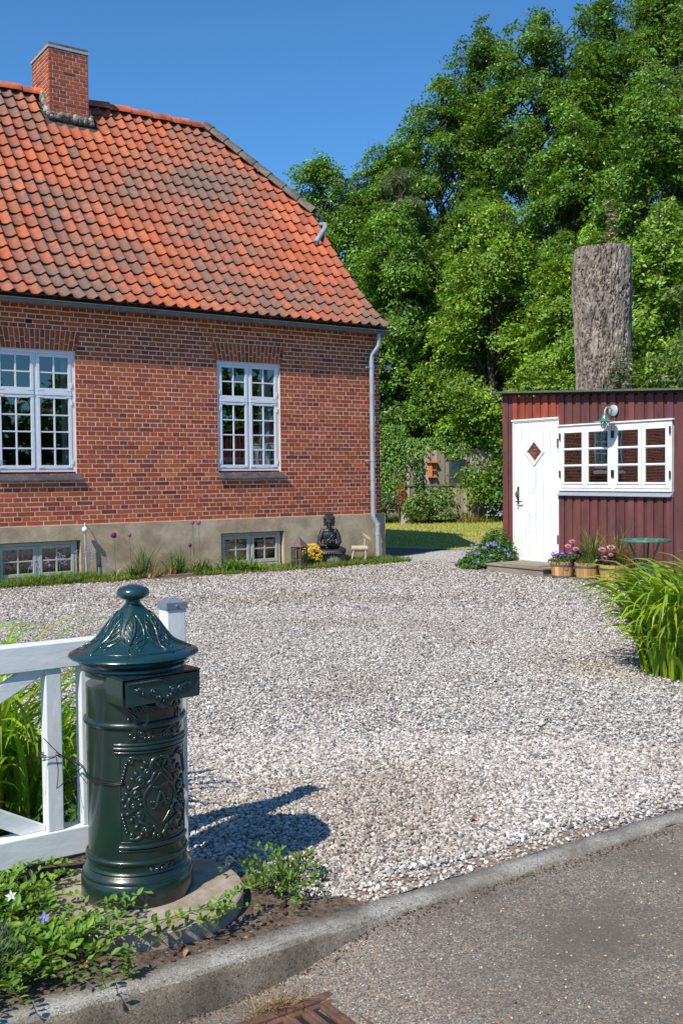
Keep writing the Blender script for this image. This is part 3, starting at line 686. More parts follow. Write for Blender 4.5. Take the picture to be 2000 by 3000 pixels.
# boarding under the tiles
ub = MB(); n = len(prof); q = [(y, z-.03) for y, z in prof]
V = [(x, y, z-d) for x in (-.15, XE-.02) for d in (0, .06) for y, z in q if True]
def under(side):
    A = []
    for x_of in (lambda z: -.15, lambda z: min(XE-.02, XE-.02+(hip_x0-XE)*max(0, (z-HIPZ)/(RZ-HIPZ)))):
        for d in (0, .05): A += [(x_of(z), (y+(.04 if i == 0 else 0)) if side else 2*RY-(y+(.04 if i == 0 else 0)), z-d) for i, (y, z) in enumerate(q)]
    F = []
    for i in range(n-1): F += [(i, i+1, 2*n+i+1, 2*n+i), (n+i, 3*n+i, 3*n+i+1, n+i+1), (2*n+i, 2*n+i+1, 3*n+i+1, 3*n+i), (i, n+i, n+i+1, i+1)]
    F += [(0, 2*n, 3*n, n)]
    ub.add(A, F)
under(True); under(False)
ub.add([(XE+.06, yh, HIPZ-.03), (XE+.06, 2*RY-yh, HIPZ-.03), (hip_x0, RY, RZ-.04), (XE+.0, yh, HIPZ-.09), (XE+.0, 2*RY-yh, HIPZ-.09), (hip_x0-.05, RY, RZ-.10)], [(0,1,2),(3,5,4),(0,3,4,1),(1,4,5,2),(2,5,3,0)])
ub.build('roof_boarding', mat('dark_board', (.06,.05,.045), .9), roof)
# ridge and hip tiles (half round, overlapping)
m_ridge = mat('ridge_clay', (1,1,1), .7, .2, 9, .4, 60, tint=True, col2=(.55,.5,.45), vs2=5)
def half_round(mb, p0, p1, r0, r1, col, n=10, th=.014):
    p0, p1 = np.array(p0, float), np.array(p1, float); T = lnorm(p1-p0); side = lnorm(np.cross(T, [0,0,1.])); U = np.cross(side, T); V = []
    for p, r in ((p0, r0), (p1, r1), (p0, r0-th), (p1, r1-th)):
        for i in range(n+1):
            a = -.15+(pi+.3)*i/n; V.append(p+side*cos(a)*r+U*sin(a)*r)
    m_ = n+1; F = [(i, i+1, m_+i+1, m_+i) for i in range(n)]+[(2*m_+i, 3*m_+i, 3*m_+i+1, 2*m_+i+1) for i in range(n)]+[(i, 2*m_+i, 2*m_+i+1, i+1) for i in range(n)]+[(m_+i, m_+i+1, 3*m_+i+1, 3*m_+i) for i in range(n)]
    mb.add(np.array(V), np.array(F), col)
rd = MB(); x = hip_x0+.10
while x > -.2:
    if not (CHX0-.12 < x-.2 < CHX1+.05): half_round(rd, (x, RY, RZ+.035), (x-.43, RY, RZ+.018), .125, .108, np.array([.62,.15,.06])*rng.uniform(.88, 1.1))
    x -= .40
rd.build('ridge_tiles', m_ridge, roof, smooth=35)
hp = MB(); A = np.array([XE+.03, yh-.02, HIPZ+.055]); B = np.array([hip_x0+.0, RY-.05, RZ+.07]); Ln = np.linalg.norm(B-A); k = int(Ln/.37)
for sgn in (1, -1):
    for i in range(k+1):
        a = A+(B-A)*(i*.37/Ln); b = A+(B-A)*min(1, (i*.37+.40)/Ln)
        if sgn < 0: a = a*[1,-1,1]+[0,2*RY,0]; b = b*[1,-1,1]+[0,2*RY,0]
        half_round(hp, a, b, .118, .100, np.array([.17,.13,.105])*rng.uniform(.7, 1.3))
hp.build('hip_tiles', m_ridge, roof, smooth=35)
# verge: mortar strip under the last tiles
# ------------------------------------------------------------------ chimney
cf = MB()
def put_face(o, du, nrm, depth=.03):
    o, du, nrm = np.array(o, float), np.array(du, float), np.array(nrm, float)
    def f(mb, v, c):
        u0, u1, z0, z1, of = v; e = .003; up_ = np.array([0,0,1.])
        P = [o+du*a+up_*z+nrm*(of-d) for (a, z, d) in ((u0+e,z0+e,0),(u1-e,z0+e,0),(u1-e,z1-e,0),(u0+e,z1-e,0),(u0,z0,e),(u1,z0,e),(u1,z1,e),(u0,z1,e),(u0,z0,depth),(u1,z0,depth),(u1,z1,depth),(u0,z1,depth))]
        mb.add(np.array(P), np.array([(0,1,2,3),(4,5,1,0),(5,6,2,1),(6,7,3,2),(7,4,0,3),(8,9,5,4),(9,10,6,5),(10,11,7,6),(11,8,4,7)]), c)
    return f
cz0 = 7.3; cw, cdp = CHX1-CHX0, CHY1-CHY0
BR_s = BR.copy(); BR = BR*np.array([1.0,1.05,1.15])
brick_field(cf, 0, cw, cz0, CHZ, [], put_face((CHX0, CHY0, 0), (1,0,0), (0,-1,0)))
brick_field(cf, 0, cdp, cz0, CHZ, [], put_face((CHX0, CHY1, 0), (0,-1,0), (-1,0,0)), k0=1)
brick_field(cf, 0, cdp, cz0, CHZ, [], put_face((CHX1, CHY0, 0), (0,1,0), (1,0,0)), k0=1)
brick_field(cf, 0, cw, cz0, CHZ, [], put_face((CHX1, CHY1, 0), (-1,0,0), (0,1,0)))
BR = BR_s
chim = cf.build('chimney', m_brick, house)
MB().box(CHX0+.006, CHX1-.006, CHY0+.006, CHY1-.006, cz0, CHZ).build('mortar', m_mortar, chim)
cp = MB(); cp.box(CHX0-.015, CHX1+.015, CHY0-.015, CHY1+.015, CHZ-.005, CHZ+.035); cp.build('metal_band', mat('zinc', (.42,.47,.50), .5, .15, 8, metal=.3), chim)
cp = MB(); cp.box(CHX0-.003, CHX1+.003, CHY0-.003, CHY1+.003, CHZ+.0351, CHZ+.085, M=None); cp.build('cap', mat('cap_stone', (.20,.17,.13), .9, .4, 12, .6, 40, col2=(.10,.085,.07), vs2=8), chim, bevel=.006)
fl = MB(); r = np.random.default_rng(5)
zz = lambda y: roof_z(y)
pts = []
for i in range(26):                       # rough mortar fillet round the foot
    for (x, y) in ((CHX0-.03+(cw+.06)*i/25, CHY0-.03), (CHX0-.03, CHY0+.0+.55*i/25), (CHX1+.03, CHY0+.0+.55*i/25)):
        if y > RY+.1: continue
        fl.ell((x+r.normal(0,.012), y+r.normal(0,.012), zz(y)+.06+r.uniform(-.02, .05)), (r.uniform(.035,.07), r.uniform(.035,.06), r.uniform(.03,.075)), 7, 5, np.array([.32,.28,.23])*r.uniform(.5, 1.3))
fl.build('flashing', mat('fillet_mortar', (1,1,1), .95, .3, 30, .8, 60, tint=True), chim)
# ------------------------------------------------------------------ gutter and downpipe
m_zinc = mat('grey_zinc', (.13,.14,.155), .48, .25, 10, .2, 40, metal=.35, col2=(.13,.14,.155), vs2=4)
m_pipe = mat('light_zinc', (.40,.455,.50), .5, .12, 8, .1, 40, metal=.25, col2=(.32,.37,.42), vs2=3)
gt = MB(); R = .066; gy, gz = HY-.255+R+.004, 3.828; n = 12; V = []
gx = [0.0, 2.0, 4.0, 6.0, 8.0, HX+.035]
for x in gx:
    for rr in (R, R-.004):
        for i in range(n+1):
            a = pi+pi*i/n; V.append((x, gy+rr*cos(a), gz-.004*x/HX+rr*sin(a)))
m_ = 2*(n+1); F = []
for i in range(len(gx)-1):
    for k in range(n): F += [(i*m_+k, (i+1)*m_+k, (i+1)*m_+k+1, i*m_+k+1), (i*m_+n+1+k, i*m_+n+2+k, (i+1)*m_+n+2+k, (i+1)*m_+n+1+k)]
gt.add(V, F)
gt.tube([(0, gy-R-.003, gz), (HX+.035, gy-R-.003, gz-.004)], .009, 8)
gt.prism([(gy+R*cos(pi+pi*i/12), gz-.004+R*sin(pi+pi*i/12)) for i in range(13)], HX+.030, HX+.036, M=Matrix(((0,0,1,0),(1,0,0,0),(0,1,0,0),(0,0,0,1))))
gut = gt.build('gutter', m_zinc, house, smooth=40)
for k in range(18):
    x = HX-.28-k*.58
    b = MB(); b.tube([(x, gy+(R+.005)*cos(a), gz+(R+.006)*sin(a)) for a in np.linspace(pi, 2*pi, 11)]+[(x, gy+R+.02, gz+.03)], .006, 6, sq=(2.2, .8)); b.build('gutter_bracket', mat('rusty_iron', (.10,.065,.05), .7) if k == 0 else bpy.data.materials['rusty_iron'], gut)
PX = HX-.175; py = HY-.105
dp = MB(); dp.tube([(PX+.03, gy, gz-.055), (PX+.03, gy, gz-.12), (PX+.03, gy-.0, gz-.235), (PX+.02, gy+.02, gz-.275), (PX-.06, py-.0, gz-.40), (PX-.062, py, gz-.46), (PX-.060, py, 2.0), (PX-.055, py, .72), (PX-.05, py-.008, .66), (PX+.01, py-.035, .56), (PX+.015, py-.035, .50), (PX+.02, py-.035, -.08)], .041, 16)
for z in (2.75, 1.95, .52, 1.30, .36): dp.lathe([(.0415,0),(.0455,.002),(.0455,.05),(.0415,.052)], 16, (PX-.058 if z > .6 else PX+.015, py if z > .6 else py-.035, z))
pipe = dp.build('downpipe', m_pipe, house, smooth=40)
for z in (3.20, 1.62): cl = MB(); cl.lathe([(.043,0),(.048,0),(.048,.025),(.043,.025)], 16, (PX-.06, py, z)); cl.box(PX-.16, PX-.10, py-.006, py+.006, z+.005, z+.02); cl.box(PX-.155, PX-.145, py, HY+.01, z+.004, z+.021); cl.box(PX-.11, PX-.095, py-.006, py+.006, z+.0052, z+.0198); cl.build('pipe_clip', m_pipe, pipe)
# the short bent pipe that empties over the verge from the half hip's gutter
bp_ = MB(); bp_.tube([(HX+.20, 16.75, 6.17), (HX+.22, 16.45, 6.15), (HX+.23, 16.15, 6.13), (HX+.20, 15.93, 6.09), (HX+.12, 15.80, 5.99), (HX-.24, 15.55, 5.66), (HX-.29, 15.51, 5.61)], .045, 14)
bp_.build('hip_gutter_pipe', m_pipe, house, smooth=40)
hg = MB(); hg.tube([(XE+.20, yh-.05, HIPZ-.09), (XE+.20, 2*RY-yh+.05, HIPZ-.09)], .055, 10); hg.build('hip_gutter', m_zinc, house, smooth=40)
# ================================================================== THE RED SHED
SX = 11.0
shed = empty('red_shed', (12.3, 9, 0), 'dark red board shed with a white plank door and a long white window', 'shed')
m_red = mat('falu_red', (.150,.043,.038), .75, .35, 7, .7, 40, col2=(.10,.042,.042), vs2=4, tint=True, stretch=(1,1,.22), bdist=.003)
m_white = mat('white_paint', (.78,.78,.76), .45, .10, 5, .4, 50, col2=(.66,.65,.61), vs2=9, split=.66, bdist=.002, stretch=(1,1,.4))
m_iron = mat('dark_iron', (.05,.05,.055), .45, .2, 20, 0, metal=.6)
def shed_top(y): return 2.640-(11.476-y)*.058
SY1, SY0, SXB = 11.555, 5.2, 13.5
cb = MB()
def topped(mb, x0, x1, y0, y1, z0, dz, c):
    v = [(x0,y0,z0),(x1,y0,z0),(x1,y1,z0),(x0,y1,z0)]+[(x0,y0,shed_top(y0)+dz),(x1,y0,shed_top(y0)+dz),(x1,y1,shed_top(y1)+dz),(x0,y1,shed_top(y1)+dz)]
    mb.add(v, np.array([(0,3,2,1),(4,5,6,7),(0,1,5,4),(1,2,6,5),(2,3,7,6),(3,0,4,7)]), c)
openings = [(10.385, 11.335, .07, 2.21), (8.405, 10.384, 1.07, 2.095)]
def clad(mb, y0, y1, x0, x1, c, zlow=-.02, dz=-.03):
    """one vertical board, cut where door and window are"""
    yc = (y0+y1)/2
    for (a, b, z0, z1) in openings:
        ov = min(y1, b)-max(y0, a)
        if ov > .5*(y1-y0):
            if z0 > .2: mb.box(x0, x1, y0, y1, zlow, z0, c)
            z1_ = z1; v = [(x0,y0,z1_),(x1,y0,z1_),(x1,y1,z1_),(x0,y1,z1_)]+[(x0,y0,shed_top(y0)+dz),(x1,y0,shed_top(y0)+dz),(x1,y1,shed_top(y1)+dz),(x0,y1,shed_top(y1)+dz)]
            mb.add(v, np.array([(0,3,2,1),(4,5,6,7),(0,1,5,4),(1,2,6,5),(2,3,7,6),(3,0,4,7)]), c if not (yc > 10.36) else np.array(c)*[2.1,1.35,.75])
            return
    topped(mb, x0, x1, y0, y1, zlow, dz, c)
r = np.random.default_rng(12)
y = SY1-.001
clad(cb, SY1-.115, SY1, SX-.028, SX+.02, (1,1,1), dz=-.02); clad(cb, SY1-.218, SY1-.121, SX-.014, SX+.02, (1.05,1,1), dz=-.02)
y = 11.335; P_ = .158
k = 0
while y > SY0:
    w = .098+r.normal(0, .003); t = r.uniform(.8, 1.2); c = np.array([t, t*r.uniform(.85, 1.1), t*r.uniform(.85, 1.1)])
    clad(cb, y-w, y-.004, SX-.026, SX-.0005, c, dz=-.035+r.normal(0, .004)); t2 = r.uniform(.75, 1.1)
    clad(cb, y-P_, y-w-.003, SX-.006, SX+.02, (t2,t2,t2), dz=-.06); y -= P_
clo = cb.build('cladding', m_red, shed, bevel=.002)
kb_ = MB()
for (a, b, z0, z1) in [(SY0, 8.405, -.02, 0), (8.405, 10.384, -.02, 1.07), (11.336, SY1, -.02, 0)]:
    if z1: kb_.box(SX+.021, SX+.05, a, b, z0, z1)
    else: topped(kb_, SX+.021, SX+.05, a, b, z0, -.09, (1,1,1))
v = []
topped(kb_, SXB-.05, SXB, SY0, SY1-.03, -.02, -.09, (1,1,1))
for yy in (SY1-.03, SY0): 
    v = [(SX+.051,yy,-.02),(SXB-.051,yy,-.02),(SXB-.051,yy+.029,-.02),(SX+.051,yy+.029,-.02)]+[(SX+.051,yy,shed_top(yy)-.09),(SXB-.051,yy,shed_top(yy)-.09),(SXB-.051,yy+.029,shed_top(yy)-.09),(SX+.051,yy+.029,shed_top(yy)-.09)]
    kb_.add(v, np.array([(0,3,2,1),(4,5,6,7),(0,1,5,4),(1,2,6,5),(2,3,7,6),(3,0,4,7)]))
kb_.build('wall', m_red, shed)
for i, yy in enumerate(np.arange(SX+.06, SXB, .15)):      # side boards on the gable towards the lawn
    pass
rf = MB(); v = []
for (x, dz) in ((SX-.15, 0), (SXB+.1, -.0)):
    for yy in (SY1+.10, SY0-.2): v += [(x, yy, shed_top(yy)+dz-.012), (x, yy, shed_top(yy)+dz+.014)]
rf.add(v, [(0,2,3,1),(4,5,7,6),(0,1,5,4),(2,6,7,3),(1,3,7,5),(0,4,6,2)])
rf.build('roof', mat('roof_felt', (.10,.115,.095), .85, .3, 12, .4, 60), shed)
fs = MB(); v = []
for x in (SX-.045, SX-.020):
    for yy in (SY1-.0, SY0): v += [(x, yy, shed_top(yy)-.045), (x, yy, shed_top(yy)-.013)]
fs.add(v, [(0,1,3,2),(4,6,7,5),(0,4,5,1),(2,3,7,6),(1,5,7,3),(0,2,6,4)]); fs.build('fascia', mat('old_board', (.035,.025,.022), .9), shed)
ir = MB(); ir.box(12.6, 12.63, SY0+.03, SY1-.04, 0, 2.1); ir.box(SX+.051, 12.6, SY0+.03, SY1-.04, .02, .04); ir.box(SX+.051, SX+.45, 8.45, 10.37, 1.10, 1.128); ir.build('inner_room', m_dark, shed)
# the door: planks with narrow grooves, diamond light
dy0, dy1, dz0, dz1 = 10.40, 11.30, .078, 2.165
dm = MB(); nP = 6; cy, cz = 10.872, 1.711; dh, dw = .172, .172
def clip_poly(poly, a, b, c):              # keep a*y+b*z<=c
    out = []
    for i in range(len(poly)):
        p, q = poly[i], poly[(i+1) % len(poly)]; fp, fq = a*p[0]+b*p[1]-c, a*q[0]+b*q[1]-c
        if fp <= 0: out.append(p)
        if (fp < 0) != (fq < 0) and abs(fp-fq) > 1e-9: t = fp/(fp-fq); out.append((p[0]+(q[0]-p[0])*t, p[1]+(q[1]-p[1])*t))
    return out
Mx = Matrix(((0,0,1,0),(1,0,0,0),(0,1,0,0),(0,0,0,1)))    # (y,z,x) prism -> world
for i in range(nP):
    a, b = dy0+(dy1-dy0)*i/nP+.0025, dy0+(dy1-dy0)*(i+1)/nP-.0025
    rect = [(a, dz0), (b, dz0), (b, dz1), (a, dz1)]
    hit = not (b < cy-dw or a > cy+dw)
    if not hit: dm.prism(rect, SX-.022, SX+.02, M=Mx); continue
    # outside of the diamond = four wedges per plank
    lo_ = [(a, dz0), (b, dz0), (b, cz), (a, cz)]; hi_ = [(a, cz), (b, cz), (b, dz1), (a, dz1)]
    for part, sz in ((lo_, -1), (hi_, 1)):
        for sy in (-1, 1):
            q = clip_poly(part, -sy, 0, -sy*cy) if True else part
            if len(q) < 3: continue
            q = clip_poly(q, -sy, -sz, -(sy*cy+sz*cz+dw)) 
            if len(q) >= 3: dm.prism(q, SX-.022, SX+.02, M=Mx)
dm.box(SX-.010, SX+.018, dy0, cy-dw, dz0, dz1)
dm.box(SX-.010, SX+.018, cy+dw, dy1, dz0, dz1)
dm.box(SX-.010, SX+.018, cy-dw, cy+dw, dz0, cz-dh); dm.box(SX-.010, SX+.018, cy-dw, cy+dw, cz+dh, dz1)
door = dm.build('door', m_white, shed, bevel=.0015)
fm = MB()
C4 = [(cy, cz+dh+.035), (cy+dw+.035, cz), (cy, cz-dh-.035), (cy-dw-.035, cz)]; I4 = [(cy, cz+dh-.02), (cy+dw-.02, cz), (cy, cz-dh+.02), (cy-dw+.02, cz)]
for i in range(4):
    j = (i+1) % 4; fm.prism([C4[i], C4[j], I4[j], I4[i]], SX-.040, SX-.0225, M=Mx)
fm.build('diamond_frame', m_white, door, bevel=.003)
m_pane2 = glass('shed_glass', .30)
pg = MB(); pg.add([(SX-.012-.05*(p[0]-cy), *p) for p in I4], [(3,2,1,0)]); pg.build('pane', glass('door_glass', .04), door)
hw = MB(); hw.box(SX-.030, SX-.0225, 11.20, 11.235, .93, 1.19); hw.tube([(SX-.03, 11.217, .965), (SX-.075, 11.217, .965), (SX-.078, 11.19, .966), (SX-.075, 11.12, .962), (SX-.07, 11.10, .975)], .009, 8); hw.ell((SX-.028, 11.217, .865), (.006,.012,.012))
hw.build('handle', mat('bronze', (.10,.06,.04), .4, .2, 20, 0, metal=.7), door)
kb2 = MB(); kb2.ell((SX-.045, 11.225, 1.075), (.018,.035,.052)); kb2.build('lock_cover', mat('green_plastic', (.015,.14,.06), .4), door, smooth=True)
for z in (1.83, .42): hg_ = MB(); hg_.box(SX-.034, SX-.0225, 10.385, 10.412, z-.06, z+.06); hg_.tube([(SX-.036, 10.397, z-.065), (SX-.036, 10.397, z+.065)], .008, 8); hg_.build('hinge', m_iron, door)
df = MB(); df.box(SX-.03, SX+.04, 11.302, 11.336, .06, 2.185); df.box(SX-.03, SX+.04, 10.384, 10.3985, .06, 2.185); df.box(SX-.045, SX+.04, 10.384, 11.35, 2.1855, 2.212); df.box(SX-.034, SX+.04, 10.3995, 11.301, 2.1665, 2.185)
df.build('door_frame', m_white, shed, bevel=.003)
th = MB(); th.box(SX-.04, SX+.02, 10.399, 11.301, .05, .075); th.build('threshold', m_white, shed)
# window band of four casements
wd = empty('window', (0,0,0), None, None); wd.parent = shed; wd.location = Vector((SX, 9.4, 1.1))-world_loc(shed)
wf = MB(); ya, yb_ = 8.41, 10.378; za, zb = 1.135, 2.07
wf.box(SX-.03, SX+.05, ya, ya+.035, za, zb); wf.box(SX-.03, SX+.05, yb_-.05, yb_, za, zb-.01); wf.box(SX-.03, SX+.05, ya+.035, yb_-.05, zb-.045, zb-.005); wf.box(SX-.034, SX+.05, ya+.035, yb_-.05, za, za+.04)
wf.box(SX-.033, SX+.05, 9.345, 9.405, za+.04, zb-.045)
wf.box(SX-.05, SX+.0, 8.38, 10.384, zb+.0, zb+.022)
wf.build('frame', m_white, wd, bevel=.003)
for (a, b) in ((9.875, 10.328), (9.405, 9.868), (8.885, 9.345), (8.445, 8.878)):
    s = MB(); t = .058; zt = zb-.047; zbm = za+.042
    s.box(SX-.042, SX-.005, a, a+t, zbm, zt); s.box(SX-.042, SX-.005, b-t, b, zbm, zt); s.box(SX-.041, SX-.005, a+t, b-t, zt-.055, zt); s.box(SX-.041, SX-.005, a+t, b-t, zbm, zbm+.07); s.box(SX-.052, SX-.0415, a+t-.02, b-t+.02, zbm+.058, zbm+.085)
    hI = (zt-.055-zbm-.085)
    for k in (1, 2):
        zz_ = zbm+.085+hI*k/3; s.box(SX-.040, SX-.008, a+t, b-t, zz_-.017, zz_+.017); s.box(SX-.047, SX-.0405, a+t-.012, b-t+.012, zz_-.008, zz_+.008)
    s.build('sash', m_white, wd, bevel=.003)
    g = MB(); g.add([(SX-.0305, b-t, zbm+.06), (SX-.0135, a+t, zbm+.06), (SX-.0135, a+t, zt-.05), (SX-.0305, b-t, zt-.05)], [(0,1,2,3)]); g.build('pane', m_pane2, wd)
for yy, zz_ in ((10.345,1.38),(10.345,1.92),(9.385,1.38),(9.36,1.38),(9.385,1.92),(9.36,1.92),(8.425,1.36),(8.425,1.94)): hh_ = MB(); hh_.box(SX-.054, SX-.0425, yy-.010, yy+.010, zz_-.05, zz_+.05); hh_.build('hinge', m_iron, wd)
sl2 = MB(); v = [(SX-.075,8.40,1.075),(SX-.075,10.382,1.075),(SX+.0,10.382,1.133),(SX+.0,8.40,1.133),(SX-.075,8.40,1.068),(SX-.075,10.382,1.068),(SX+.0,10.382,1.068),(SX+.0,8.40,1.068)]
sl2.add(v, [(0,3,2,1),(4,5,6,7),(0,1,5,4),(1,2,6,5),(2,3,7,6),(3,0,4,7)]); sl2.build('sill', mat('zinc_sill', (.34,.38,.44), .45, .1, 10, 0, metal=.3), wd)
# things on the inner window board
cn = MB(); cn.lathe([(0,0),(.045,0),(.045,.19),(.03,.195),(0,.19)], 16, (SX+.12, 10.03, 1.129)); tag(cn.build('candle', mat('wax', (.75,.76,.72), .5)), 'white pillar candle inside the leftmost shed casement', 'candle')
cn = MB(); cn.lathe([(0,0),(.035,0),(.04,.06),(.036,.07),(0,.07)], 16, (SX+.15, 9.93, 1.129)); tag(cn.build('small_jar', mat('jar_grey', (.5,.55,.52), .3)), 'small grey jar beside the white candle in the shed window', 'jar')
cn = MB(); cn.box(-.012,.012,-.02,.02,0,.13, M=TR(SX+.1, 9.19, 1.129, .3, .0, .1)); tag(cn.build('wooden_block', mat('warm_wood', (.5,.24,.12), .6)), 'small upright wooden block inside the third shed casement', 'block')
cn = MB(); r = np.random.default_rng(2)
for i in range(9): cn.ell((SX+.13+r.uniform(-.04,.04), 8.66+r.uniform(-.12,.10), 1.16+r.uniform(0,.05)), (r.uniform(.03,.05), r.uniform(.03,.07), r.uniform(.02,.045)), 8, 6, np.array([.45,.28,.10])*r.uniform(.7,1.3))
o = cn.build('driftwood', mat('drift', (1,1,1), .8, .2, 30, .5, 60, tint=True), smooth=True); tag(o, 'yellow brown piece of root inside the rightmost shed casement', 'driftwood')

# ------------------------------------------------------------------ barn lamp on the shed
m_lgrey = mat('lamp_grey', (.42,.50,.50), .45, .1, 20, 0, metal=.2); m_lgreen = mat('lamp_green', (.045,.21,.155), .3, .08, 20, 0, coat=.6)
wl = empty('wall_lamp', (SX, 9.367, 2.245), 'green enamel barn lamp on a curved arm over the shed window', 'lamp')
b = MB(); b.lathe([(0,-.001),(.078,0),(.078,.012),(.066,.02),(.03,.028),(0,.03)], 28); b.v = [xf(b.v[0], Matrix.Translation((SX-.027, 9.367, 2.245)) @ Matrix.Rotation(-pi/2, 4, 'Y'))]; b.build('back_plate', m_lgrey, wl, smooth=40)
b = MB(); lx, lz = SX-.21, 2.115
b.tube([(SX-.05, 9.367, 2.245), (SX-.09, 9.367, 2.275), (SX-.13, 9.367, 2.29), (SX-.175, 9.367, 2.28), (SX-.205, 9.367, 2.24), (lx, 9.367, lz+.06)], .010, 10); b.build('arm', m_lgrey, wl, smooth=40)
b = MB(); b.lathe([(.014,.075),(.03,.07),(.045,.05),(.048,.02),(.06,.005),(.10,-.012),(.145,-.022),(.145,-.026),(.10,-.017),(.055,-.002),(.02,.0)], 36, (lx, 9.367, lz)); b.build('shade', m_lgreen, wl, smooth=40)
b = MB(); b.ell((lx, 9.367, lz-.07), (.030,.030,.045)); b.lathe([(.016,-.03),(.016,0)], 12, (lx, 9.367, lz)); b.build('bulb', mat('bulb_glass', (.75,.76,.72), .2), wl, smooth=True)
b = MB(); b.lathe([(.042,-.005),(.055,-.03),(.058,-.06),(.052,-.095),(.03,-.12),(0,-.128)], 20, (lx, 9.367, lz)); b.build('glass_globe', glass('globe_glass', .05, (.93,.95,.94)), wl, smooth=True)
# small lamp on the gable of the brick house
gl = empty('wall_lamp', (HX, 14.35, 3.38), 'small dark bracket lamp with a glass bulb at the house corner', 'lamp')
b = MB(); b.box(HX, HX+.03, 14.3, 14.4, 3.30, 3.46); b.tube([(HX+.03, 14.35, 3.40), (HX+.12, 14.30, 3.46), (HX+.25, 14.24, 3.44), (HX+.33, 14.20, 3.38)], .012, 8); b.lathe([(.01,.06),(.045,.03),(.05,0),(.04,-.005),(.0,-.005)], 18, (HX+.33, 14.2, 3.33)); b.build('bracket', m_iron, gl, smooth=40)
b = MB(); b.ell((HX+.33, 14.2, 3.27), (.032,.032,.045)); b.build('bulb', mat('bulb_glass', (.7,.72,.7), .15), gl, smooth=True)
b = MB(); b.lathe([(.045,0),(.055,-.05),(.05,-.10),(.03,-.13),(0,-.14)], 18, (HX+.33, 14.2, 3.322)); b.build('glass_globe', bpy.data.materials['globe_glass'], gl, smooth=True)

# ------------------------------------------------------------------ step and mat
m_grey_wood = mat('weathered_plank', (.21,.165,.13), .85, .3, 5, .6, 50, col2=(.28,.24,.20), vs2=3, stretch=(1,.25,1))
stp = empty('door_step', (10.6, 10.5, G), 'low weathered wooden step in front of the white shed door', 'step')
b = MB(); b.box(10.22, 10.25, 9.97, 11.10, G-.01, .045); b.box(10.25, 10.93, 9.97, 10.0, G-.01, .045); b.box(10.25, 10.93, 11.07, 11.10, G-.01, .045); b.build('apron', m_grey_wood, stp, bevel=.003)
b = MB()
for i in range(5): b.box(10.20+i*.148, 10.20+i*.148+.140, 9.95, 11.12, .0455, .070)
b.build('deck', m_grey_wood, stp, bevel=.003)
b = MB(); b.box(10.31, 10.86, 10.14, 11.0, .0705, .086); mo = b.build('doormat', mat('coir_mat', (.30,.25,.19), .98, .35, 60, 1., 160, bdist=.01), bevel=.004); tag(mo, 'beige coir doormat lying on the wooden step of the shed', 'doormat')
# plank edging along the foot of the shed
b = MB(); b.box(10.33, 10.36, 5.4, 9.93, -.09, -.028); tag(b.build('edging_board', m_grey_wood), 'thin weathered edging board on the gravel in front of the planters', 'edging')
# blades of grass used by several things
m_blade = mat('grass_blade', (1,1,1), .5, .1, 40, 0, tint=True, trans=.35, spec=.3)
m_leafy = mat('leaf', (1,1,1), .5, .1, 30, 0, tint=True, trans=.32, spec=.35)
m_petal = mat('petal', (1,1,1), .6, .1, 30, 0, tint=True, trans=.25)

# ------------------------------------------------------------------ three stave planters
m_oak = mat('stave_wood', (1,1,1), .6, .25, 4, .4, 50, tint=True, stretch=(3,3,.6), spec=.3)
m_hoop = mat('grey_hoop', (.16,.155,.16), .5, .2, 20, 0, metal=.5)
def planter(x, y, r0, r1, h, label, seed, ring=0):
    t = empty('stave_planter', (x, y, G), label, 'planter', 'wooden stave planters beside the shed step')
    rr = np.random.default_rng(seed); b = MB(); nS = 16
    for i in range(nS):
        a0, a1 = 2*pi*i/nS+.012, 2*pi*(i+1)/nS-.012; c = np.array([.52,.30,.125])*rr.uniform(.62, 1.25)*np.array([1, rr.uniform(.9,1.06), rr.uniform(.75,1.1)])
        V = []
        for z, r_ in ((0, r0), (h, r1)):
            for q in (r_, r_-.018):
                for a in (a0, (a0+a1)/2, a1): V.append((x+q*cos(a), y+q*sin(a), G+z))
        b.add(V, [(0,1,7,6),(1,2,8,7),(3,9,10,4),(4,10,11,5),(6,7,10,9),(7,8,11,10),(0,6,9,3),(2,5,11,8),(0,3,4,1),(1,4,5,2)], c)
    b.build('staves', m_oak, t)
    for f in (.06, .72):
        b = MB(); q = r0+(r1-r0)*f; q2 = r0+(r1-r0)*(f+.11); b.lathe([(q+.001, h*f), (q+.005, h*f), (q2+.005, h*(f+.11)), (q2+.001, h*(f+.11))], 40, (x, y, G)); b.build('hoop', m_hoop, t, smooth=40)
    b = MB(); ca = ring; q = r0+(r1-r0)*.78+.008
    cx_, cy_ = x+q*cos(ca), y+q*sin(ca); tx, ty = -sin(ca), cos(ca)
    b.tube([(cx_-tx*.03, cy_-ty*.03, G+h*.80), (cx_-tx*.022+.012*cos(ca), cy_-ty*.022+.012*sin(ca), G+h*.66), (cx_+tx*.022+.012*cos(ca), cy_+ty*.022+.012*sin(ca), G+h*.66), (cx_+tx*.03, cy_+ty*.03, G+h*.80), (cx_, cy_, G+h*.86), (cx_-tx*.03, cy_-ty*.03, G+h*.80)], .004, 6); b.build('handle', m_hoop, t)
    b = MB(); b.lathe([(0, h-.03), (r1-.02, h-.035)], 24, (x, y, G)); b.build('potting_soil', m_soil, t)
    return t
PL = [(10.37, 9.74, .145, .172, .235), (10.42, 9.35, .140, .168, .235), (10.47, 8.93, .165, .205, .235)]
planter(*PL[0], 'stave planter with violet pansies next to the wooden step', 1, ring=-2.2)
planter(*PL[1], 'middle stave planter with tall grass between the pansies and the dahlias', 2, ring=2.7)
planter(*PL[2], 'rightmost and widest stave planter with dark leaves and pink dahlias', 3, ring=-2.0)
